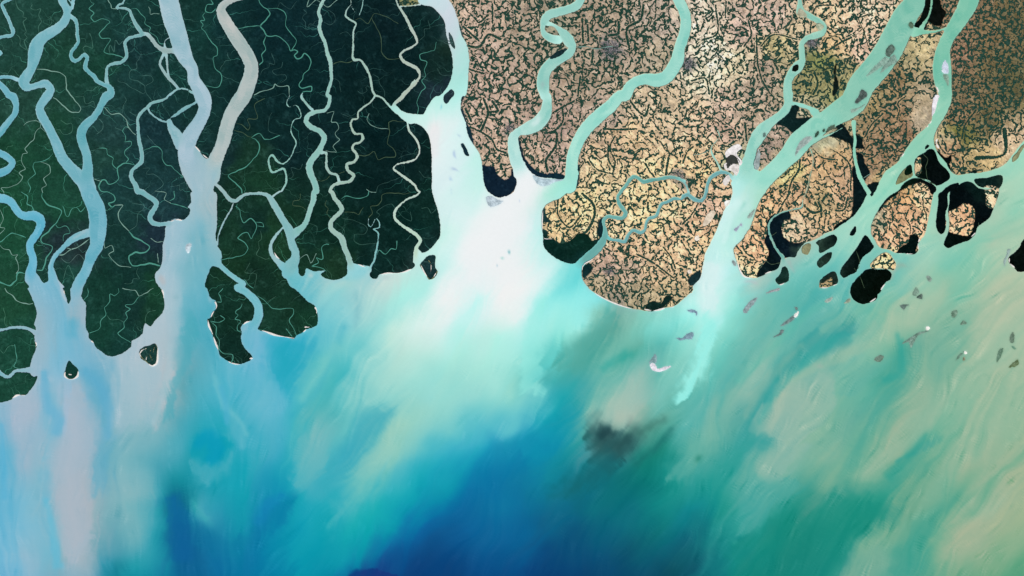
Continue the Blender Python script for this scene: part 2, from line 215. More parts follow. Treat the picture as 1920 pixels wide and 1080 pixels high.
BEA='''3|@abs 20,749 33,741 47,741
10|@0,3 718,20 725,60 745,95
14|@0,3 398,600 412,640 400,665
26|@0,3 990,518 1015,512
16|@0,3 1020,590 1065,625
18|@0,3 1820,10 1838,60 1842,110
18|@0,3 738,945 725,980 760,1018 830,1022 876,985 880,935
10|@0,3 765,968 810,978 860,962
16|@0,3 1650,680 1590,710 1575,740 1640,820 1720,876 1752,860 1775,740 1770,660 1750,635
8|@0,3 1640,820 1660,750
6|@0,3 1700,680 1690,760 1710,800
6|@0,3 1740,660 1720,740
14|@1,3 450,170 500,160 518,200 470,290 450,335
18|@1,3 420,360 430,420 470,510 500,600 535,690
9|@1,3 560,760 620,808 690,845 760,858 820,850
18|@1,3 885,795 928,790
12|@1,3 800,470 820,410 860,382 900,375
18|@1,3 980,463 1060,488 1180,530 1300,552 1390,566
8|@1,3 1415,533 1480,505 1530,460
16|@1,3 1500,440 1560,440
16|@1,3 1620,210 1645,260 1640,295
12|@1,2 1158,660 1200,735 1300,785
14|@1,2 0,332 60,312 140,322
12|@1,1 270,560 400,690 418,702
8|@1,1 60,365 140,425
10|@2,2 140,803 200,818 280,838 300,818
12|@2,2 440,928 520,913 640,912 720,895 800,860
10|@2,2 888,808 950,930 1000,988 1078,895
8|@2,2 980,768 1005,800 1008,900
9|@3,2 348,180 342,400 360,520 450,530
11|@3,2 960,720 880,772 800,825 788,900 795,970 860,1075 @3,3 950,68 1100,150 1300,220 1450,250
16|@3,3 1490,240 1600,255 1700,232 1740,215
6|@3,3 1740,215 1800,215 1900,150
13|@4,2 585,645 605,720 640,870 690,948 780,965 880,945
9|@4,2 880,945 960,905 1050,878
9|@4,2 1050,1005 1090,1042 1195,985
8|@4,2 1542,1075 1600,1078 1740,1035
10|@4,2 1512,790 1514,815
12|@5,2 385,1010 345,1048 322,1080 @5,3 310,20 280,70
12|@5,3 272,100 180,160 100,178
10|@5,2 745,520 725,600 735,650
6|@5,2 690,698 500,688
8|@5,2 1390,440 1330,500 1220,572
12|@5,2 1755,740 1752,790 1815,852
12|@5,1 880,280 825,355
9|@5,1 610,590 530,700
20|@5,1 945,480 930,520 960,590
12|@4,0 520,900 521,901'''
# white sand and salt flats, and loose bars: label;r,g,b;height|outline
BAR='''
chalk white sand fill beside the river, hooked like a boot;232,228,228|@4,1 480,640 520,590 640,550 665,580 610,640 668,760 650,782 590,675 540,660 490,690
ragged white salt flat just south of the boot shaped one;222,216,212|@4,1 470,760 490,755 500,820 550,770 630,780 630,850 600,900 560,850 480,830
short white slanting salt flat by the teal creek mouth;220,214,210|@4,1 450,980 520,890 532,930 480,1010
narrow pale strip of bare sand on the west river bank;222,208,188|@4,2 240,385 330,210 350,210 270,375
round white sand lot on the west bank farmland;232,222,208|@4,2 130,510 180,488 186,540 142,548
small white square lot on the very bank of the river;226,228,222|@4,2 470,110 530,95 522,140 482,170
white patch near the tan field's southern point;228,215,200|@4,2 50,890 90,870 100,905 60,915
long bright white sandbank lining the west bank of the eastern river;228,225,232|@5,1 885,110 905,20 925,-10 962,-5 945,70 905,200 880,245 884,170
small white sand patch above the long bank at the same river;220,220,215|@5,0 925,970 945,985 962,1035 940,1030
white and lilac sandbar in the middle of the eastern river;205,215,232|@5,0 1010,820 1018,700 1035,680 1050,700 1068,760 1062,830
grey green shoal trailing the white and lilac bar;122,152,136|@5,0 1012,842 1060,838 1072,890 1066,970 1045,930
dark grey diamond bar in the wide green river;78,100,90|@5,0 370,625 372,560 430,500 470,550 440,600 400,640
long grey shoal below the dark diamond bar;125,155,143|@5,0 305,822 340,745 470,620 492,680 400,750
faint grey shoal beside the dark diamond bar;135,168,155|@5,0 150,860 290,700 370,640 400,660 260,790
dark slanted bar near the west side of the wide green river;78,92,88|@4,1 1940,78 1980,5 @5,0 100,1005 150,1045 152,1078 @5,1 100,40 30,85
grey streaky bar close to the north bank of the wide river;140,168,155|@5,1 -30,170 60,130 140,90 60,150 -20,185
speckled dark shoal by the black channel mouth in the wide river;80,105,85|@5,0 620,285 650,245 682,290 650,320
pale triangular sandbar at the river's split near the top;172,172,148|@4,0 1305,110 1325,92 1350,110 1395,180 1300,205
pale bar inside the sharp bend below the triangular one;168,178,152|@4,0 1500,275 1550,268 1590,298 1535,352
lilac grey shoal off the south bank of the main green river;155,172,168|@4,1 1268,672 1280,600 1320,520 1390,458 1460,460 1400,540 1330,590
dark oval bar next to the lilac grey shoal;60,85,72|@4,1 1485,465 1492,420 1532,393 1530,430
tiny dark bar east of the dark oval one;60,85,72|@4,1 1575,403 1590,368 1602,378 1590,405
dark finger bar against the bank of the main river;75,95,80|@4,1 1610,412 1650,345 1710,325 1690,385
dark dot bar in the western arm by the farmland island;85,115,108|@4,1 903,430 920,412 935,440 910,462
lilac mudbank at the south tip of the farmland island;158,172,172|@4,1 838,640 850,590 870,640 862,760 848,828 815,825 803,790
slim mauve bar along the east bank of the white river;145,165,158|@4,2 728,295 740,262 812,198 800,235 765,290
mauve hooked bar in midstream of the white river;158,165,185|@4,2 578,432 635,375 660,352 668,388 652,380 600,442
tiny grey bar at the mouth of the round bay;150,165,165|@4,2 560,770 572,770 598,830 585,830
white crescent sandbar alone in the teal sea;225,222,232|@3,3 1552,862 1580,838 1612,862 1640,912 1700,890 1790,880 1740,918 1650,942 1590,925
grey tail above the white crescent sandbar;128,160,165|@3,3 1545,850 1590,770 1612,738 1625,765 1612,850 1575,840 1552,862
mauve wedge shoal left of the white jet of water;120,150,165|@3,3 1850,565 1920,562 @4,3 50,515 118,500 105,572 40,575 @3,3 1880,585
mauve hook shoal off the farmland's south east corner;125,150,170|@4,3 55,252 130,246 162,270 156,308 140,282 90,272
long mauve bar with a white core south of the broad bay;140,158,162|@4,3 685,275 720,190 780,130 845,105 815,160 750,235 710,283
mauve bar with a white tip just below the cone shaped islet;148,155,158|@4,3 940,65 985,30 1050,8 1090,0 1085,25 1020,42
mauve tail of the bar with a white triangular head;112,135,135|@4,3 1105,428 1190,350 1250,312 1256,332 1175,402
white triangular head of the mauve tailed bar;232,232,228|@4,3 1248,322 1262,290 1305,262 1280,328
dark hook above the white triangular head;100,120,118|@4,3 1262,215 1282,214 1296,240 1282,256
dark curved sliver south of the white headed bar;90,112,112|@4,3 1025,552 1090,505 1110,472 1138,474 1112,518 1060,545
grey bar with a white edge west of the rounded black island;160,180,172|@4,3 1600,150 1640,118 1690,100 1668,140 1620,165
brown grey fleck beside the rounded black island;140,155,138|@4,3 1820,170 1860,125 1885,122 1882,155
tall grey green wedge shoal east of the rounded black island;118,148,132|@5,3 670,75 708,-5 742,45 690,90
small dark wedge touching the tall wedge shoal;88,108,100|@5,3 712,105 772,68 774,122
dark arrowhead shoal pointing down near the wedges;100,122,115|@5,3 528,200 622,192 600,208 570,242
brownish square shoal in the green eastern sea;108,138,120|@5,3 1100,300 1110,262 1168,254 1140,332 1115,332
dark tilted chevron shoal below the square one;105,135,118|@5,3 1208,412 1238,362 1275,392
long grey ragged bar running down from a white ring;112,142,130|@5,3 540,632 640,560 740,498 852,482 720,545 690,600 640,680 630,612
bright white ring islet at the upper end of the ragged bar;236,236,230|@5,3 812,455 822,436 845,434 862,452 848,474 822,474
faint shell shaped shoal with a brown cap;110,135,122|@5,3 235,812 310,752 336,765 300,830
dark thin bar ending at a bright white dot;100,135,118|@5,3 1150,815 1190,750 1245,715 1205,770
bright white dot bar in the green eastern sea;236,236,228|@5,3 1245,722 1262,708 1280,728 1262,748
tiny brown fleck under the white dot bar;120,125,100|@5,3 1232,785 1250,778 1255,808 1240,818
dark upright bar with a white top near the right edge;98,122,105|@5,3 1770,612 1778,515 1795,498 1812,560 1798,618
small teal grey fleck under the dark upright bar;108,150,128|@5,3 1778,655 1800,655 1832,690 1800,686
long thin dark sliver left of the dark upright bar;92,125,105|@5,3 1616,838 1655,685 1684,678 1672,742
brown green triangular shoal in the far south east;95,115,82|@5,3 1752,892 1800,840 1852,806 1860,852
faint grey fleck south of the small olive island;128,150,140|@5,2 826,945 850,945 884,975 865,1008 840,998
lilac arc shoal west of the edge island's beach;140,165,160|@5,2 1700,832 1688,785 1730,700 1738,645 1760,640 1722,765
flat grey mud apron under the dark belt between two rivers;172,195,205|@3,1 238,893 330,925 450,935 585,943 480,968 420,1000 350,1012 282,985
grey mud apron under the dark cape of the tan peninsula;185,202,212|@2,2 1628,60 1680,45 1760,85 1822,100 1720,162 1680,166 1640,120
mixed grey and white shell of mud in the left estuary;190,208,218|@1,2 172,600 205,578 232,578 225,640 195,692 170,660
'''
# creeks too thin to part the land: width colourclass|line   (0 faint,1 teal,2 pale,3 olive)
CRK='''10 0|@0,0 180,-10 185,40 205,90 270,150 260,190 300,210 265,250 290,330 300,360 275,380 305,420 280,460 300,540 320,580
9 0|@0,0 370,50 350,95 400,115 460,100 440,170 465,240 435,310 445,380
9 0|@0,0 190,380 235,450 235,510 300,560
7 0|@0,0 545,310 590,240 565,180
10 1|@0,0 1010,-10 1040,35 1060,40 1010,100 1060,150 1030,210 1050,238 1150,215 1235,240 1120,400 1140,425 1240,435 1180,590 1220,610 1290,615 1400,655
10 0|@0,0 1240,600 1230,540 1240,505 1285,580 1290,520 1300,450 1340,500 1390,460
9 0|@0,0 960,600 935,545 970,520 1045,545 1040,470 1015,380
13 2|@0,0 415,775 560,795 700,830 735,860 745,950 760,1020 810,1085 @0,1 880,90 910,150 890,185 840,185 780,165 700,90 610,20
10 2|@0,0 1210,-10 1250,50 1260,95 1310,105
8 1|@0,0 1470,105 1530,100 1590,160 1640,220 1630,260 1690,320 1680,350 1770,420 1800,490 1850,490
7 2|@0,0 1800,160 1740,155 1700,165 1690,110 1670,80
8 0|@0,0 1590,600 1570,660 1535,700 1540,770 1460,800 1465,880 1560,920 1630,980 1640,1030 1690,1100 @0,1 1715,70
7 0|@0,0 1640,970 1720,910 1690,850 1600,850
7 0|@0,0 1330,880 1330,910 1400,930 1490,990 1560,1030 1620,1050 1640,1020
12 1|@1,0 510,100 440,150 400,135 410,60 470,45 450,-10
10 1|@1,0 390,140 365,180 385,230 340,240 370,280 350,315 400,370 440,450 530,560 520,630 490,640 485,720 510,780 565,830 575,850 535,980 400,965
7 0|@1,0 575,850 655,885
7 0|@1,0 560,800 570,760 640,680 680,685 640,630 650,590
10 1|@1,0 760,325 900,300 1015,292
14 1|@1,0 1490,1080 1480,1050 1590,1020 1590,985 1470,990 1450,970 1490,880 1500,830 1560,780 1580,700 1540,620 1510,600 1470,650 1420,660 1395,630 1430,580 1400,560 1350,570 1330,520 1270,450 1200,410 1080,400 1050,350 1015,300 1080,220 1120,150 1100,110 1040,80 1000,30 990,-20
12 1|@1,0 1075,400 1045,480 1065,560 1025,610 1035,690 1000,735
6 0|@1,0 1200,100 1225,35 1350,100 1420,20
9 1|@1,0 1100,97 1200,100 1290,150 1300,300 1350,380 1415,460 1365,560
7 0|@1,0 1680,225 1620,245 1610,270 1560,270 1555,330 1530,330 1515,260 1480,200 1530,145 1490,110
9 2|@1,0 1560,-10 1540,75 1640,-10
9 2|@1,0 1650,0 1720,50 1760,80 1880,0
7 0|@1,0 1710,180 1780,120 1840,160 1840,250 1790,280 1725,250
10 3|@1,0 1820,735 1870,705 1930,695 @2,0 60,705 130,685
7 0|@1,0 1210,950 1305,880 1290,845 1180,845 1150,800 1250,750 1255,700
7 0|@1,0 1005,850 1030,800 1110,750 1115,715 1165,730 1140,600
7 0|@1,0 1840,880 1880,910 1920,1040
11 2|@1,1 1340,0 @1,0 1330,970 1210,970 1180,945 1160,985 1060,1015 940,1070
7 3|@2,0 155,220 220,210 300,265 340,200 360,160 450,170 540,210 640,270
9 3|@2,0 340,205 420,360 450,480 455,590 500,650 580,670 655,660
8 0|@2,0 870,460 935,400 940,325 990,325 980,230
9 1|@2,0 1070,470 1040,570 1000,580 880,630 890,670 960,700 935,780 945,860 900,910 950,990 900,1030 870,1085 @2,1 850,80 865,130 855,205
7 0|@2,0 1245,845 1115,830 1075,770
7 0|@2,0 350,830 420,880 440,960 480,1010 490,1085
7 0|@2,0 325,970 280,980 290,1020 220,1050 180,1020
6 0|@2,0 -30,390 60,365 110,405
9 2|@0,1 525,420 460,360 400,410 390,480 330,540 285,600 315,640 270,650 260,770 290,820 215,860 260,910 170,1000 100,1030 20,1040 50,1090
7 2|@0,1 455,355 460,310 430,285 300,305 270,330
11 2|@0,1 1170,125 1250,200 1350,200 1420,260 1455,355 1530,440
9 1|@0,1 600,650 560,695 460,740 390,755 375,800 400,870 320,960 350,1040 330,1085
9 2|@0,1 460,740 560,785 570,860 490,940 525,1005 470,1040 480,1085
16 1|@0,1 480,1085 @0,2 475,50 540,140 700,220 690,260 560,430 465,540 480,570 590,620 580,660 520,740 505,830 480,875 410,880
8 0|@0,1 620,380 670,380 720,430 810,400 800,310 750,320 690,270
8 0|@0,1 1105,250 1155,310 1150,380 1090,430
10 1|@0,1 1400,520 1480,515 1480,540 1400,640 1445,710 1415,755
8 1|@0,1 1415,520 1410,460 1380,390 1410,345 1455,360
7 0|@0,1 1380,395 1300,360
9 1|@0,1 1120,580 1200,600 1210,660 1280,700 1265,770 1320,820
15 1|@0,1 1530,775 1480,762 1400,762 1325,815 1340,930 1240,990 1170,940 1110,1020 1130,1065 1210,1080 @0,2 1290,50 1305,90 1220,130 1255,180 1200,215
8 2|@0,1 1055,930 1140,965
9 1|@0,1 1600,620 1700,580 1780,570 1830,640 1830,700 1880,780 1920,785 @1,1 60,840 140,910
7 0|@0,1 1600,810 1680,815 1650,875 1740,880 1840,990 1740,1085 @0,2 1700,40
7 0|@0,1 1380,190 1390,110 1425,40 1400,0
7 0|@0,1 1450,170 1480,200 1540,215
7 0|@0,1 180,745 250,720
7 0|@0,1 70,610 100,560 150,560
8 0|@0,1 850,10 940,10 970,90 1050,60 1075,130
7 0|@0,1 1660,440 1740,540 1780,570
8 3|@1,1 735,310 800,320 880,380 890,350 870,265 970,255 950,100 1060,30
8 3|@1,1 720,385 800,410 880,455 915,465
13 1|@1,1 910,465 990,520 1005,580 985,650 950,690 860,790 740,845 650,890 740,990 800,1060 @1,2 808,20
10 1|@1,1 910,465 1005,425 1060,485 1230,445
7 0|@1,1 1230,440 1100,380 1100,370 1110,260 1140,190
7 3|@1,1 1635,940 1710,955 1800,895
8 2|@1,1 1740,615 1865,630 1830,570 1900,490 1850,420 1890,370 1870,300 1810,290 1835,180 1760,190
7 3|@1,1 1890,880 1960,850
7 0|@1,1 1310,940 1380,900 1350,810 1460,820 1480,760
7 0|@1,1 0,1020 100,1015 100,1060 140,1050
7 0|@1,1 1400,640 1470,630
9 3|@2,1 725,290 650,290 580,280 535,300 545,400 520,540 590,600 610,685 500,690 410,715 370,620 300,670 190,665
7 2|@2,1 540,370 380,350 290,270 310,200
7 0|@2,1 680,905 560,960 420,1010 390,1080
8 2|@2,1 390,1085 330,1080 280,1045
6 0|@2,1 870,640 730,660 640,700
7 0|@2,1 1010,915 940,915 870,840
6 0|@2,1 120,250 0,200
13 1|@0,2 240,0 310,50 310,130 370,170 385,210
12 1|@0,2 300,515 120,470 20,555 -20,560
8 2|@0,2 0,190 40,300 10,400 50,410 0,475
9 2|@0,2 0,600 50,640 100,650 150,710 205,705 180,740 200,790 215,860 185,915
20 1|@0,2 290,915 200,915 180,1000 120,1050 40,1030 -20,990
9 1|@0,2 710,150 765,280 830,180 860,175 910,220 960,170
8 1|@0,2 625,350 660,400 755,385 790,465 730,480 710,550
13 1|@0,2 1195,215 1250,190 1290,145
12 2|@0,2 1290,145 1380,150 1330,240 1340,300 1450,440
20 1|@0,2 1450,440 1500,500 1620,560 1690,620 1640,670 1500,690 1455,720 1460,790 1490,830 1600,820 1720,805 1800,830 1870,840
9 2|@0,2 1180,575 1185,630 1260,600 1285,660 1230,700 1280,780 1340,830 1480,845
8 0|@0,2 1455,435 1540,370 1555,240 1630,165 1490,125
8 0|@0,2 1555,850 1540,910 1575,970 1500,980 1490,1020 1400,1030
8 2|@0,2 1740,-10 1870,20 1850,80 1920,120
9 2|@0,2 1780,800 1775,690
9 2|@0,2 1840,555 1760,565 1700,520
13 2|@0,2 1000,530 900,610 800,650 700,710 640,700
9 2|@0,2 735,610 810,645
8 0|@0,2 710,1000 770,830 840,980
10 0|@0,2 680,740 760,800 900,700 960,760
11 1|@1,2 570,765 700,740 850,680 870,640 840,580 760,520 860,455 905,525 950,450 970,380 900,300 820,345 790,280 770,180 730,160
11 1|@1,2 -10,100 40,80 40,-10
11 1|@1,2 0,125 80,140 190,185
8 0|@1,2 1115,740 1070,750 970,690 1000,640 990,560 1020,540 1010,440
8 2|@1,2 1455,750 1530,705 1580,800 1640,690
11 1|@1,2 1750,890 1680,850 1590,830 1660,800 1640,740 1700,760 1715,600 1780,590
8 3|@1,2 1525,195 1460,165 1370,140 1380,110 1450,90 1460,20
7 0|@1,2 1555,345 1650,400 1640,480
7 3|@1,2 1810,315 1760,230 1770,190 1740,150 1750,90
9 1|@1,2 795,1010 830,990 880,1050 930,1085
8 0|@1,2 940,1080 955,920 840,910 890,800
8 1|@1,2 980,385 1050,390 1040,350 960,340
10 1|@2,2 0,75 50,50 180,70 300,40 310,-10
8 3|@2,2 30,225 130,225 200,250 240,180
9 3|@2,2 780,0 720,20 600,15 455,40 450,90 390,150 335,160 345,240 310,290
8 0|@2,2 400,290 435,265 400,230 470,170 560,135 610,190 720,300 780,320 780,220
8 0|@2,2 0,290 100,310 200,340 295,420 270,470 150,485 140,540 200,585 300,590 405,575
10 1|@2,2 405,700 430,655 495,695 560,640 610,640 630,550
8 0|@2,2 1075,180 1010,240 970,175 900,180
8 0|@2,2 0,390 40,450 30,475 0,475
13 2|@0,3 60,0 80,40 150,90 200,150 300,175 380,170
10 1|@0,3 170,635 185,720 195,800 160,880 230,910
8 0|@0,3 90,445 50,390 60,310 40,220
8 1|@0,3 990,0 985,90 945,135
9 1|@0,3 1340,0 1335,50 1290,90 1245,65 1240,150 1175,230 1190,300 1135,370 1130,440 1010,505
9 2|@0,3 1730,0 1640,60 1565,90 1530,30 1450,20 1380,0
10 1|@0,3 1565,90 1500,180 1410,200 1460,240 1415,280 1435,330 1395,390 1400,440 1330,510 1400,570 1475,610
8 0|@0,3 1200,300 1240,350 1330,355 1395,390
8 0|@0,3 1640,400 1650,300 1680,265 1760,260
8 0|@0,3 1640,440 1580,475 1540,440
8 0|@0,3 0,690 35,730 110,650 180,640
9 1|@1,3 515,157 575,157 545,60 590,0
9 1|@1,3 450,370 550,385 610,350 560,310
10 1|@1,3 450,370 510,440 520,540 550,590 545,680 590,730 650,740 690,745 690,840
9 1|@1,3 800,490 755,470 750,430 790,380 730,350 760,300 730,275 790,210 800,180
9 1|@1,3 985,90 1080,160 1150,230 1230,240 1300,225 1380,240 1385,290 1335,370 1390,460 1415,530
7 0|@1,3 1080,160 1190,90
9 1|@1,3 1370,545 1295,460
7 0|@1,3 860,115 760,90
8 3|@5,1 780,655 830,700 810,800 830,940
9 3|@5,1 690,910 760,930 850,962 940,1015
8 3|@4,2 930,770 990,810 1090,795
7 3|@5,2 0,850 70,960 120,1080
8 3|@5,2 30,670 70,800 50,870
8 2|@5,1 110,925 190,875
7 3|@5,2 1410,340 1405,390
9 2|@4,1 310,600 200,655 120,660
7 3|@4,2 1000,500 1050,450
10 2|@3,0 720,525 850,530 920,550 1060,530 1140,525
9 3|@3,0 1130,580 1165,650 1140,840 1210,900 1230,980 1180,1010 1120,960
10 3|@2,0 1400,520 1450,535 1560,530
10 3|@4,0 900,520 980,620 1100,700 1200,740
10 3|@5,0 -10,60 150,110 180,150 60,210 90,290 150,460 170,530
9 3|@3,2 960,890 1080,870 1320,885 1520,850 1560,960 1600,1060
9 3|@4,1 300,600 320,580'''
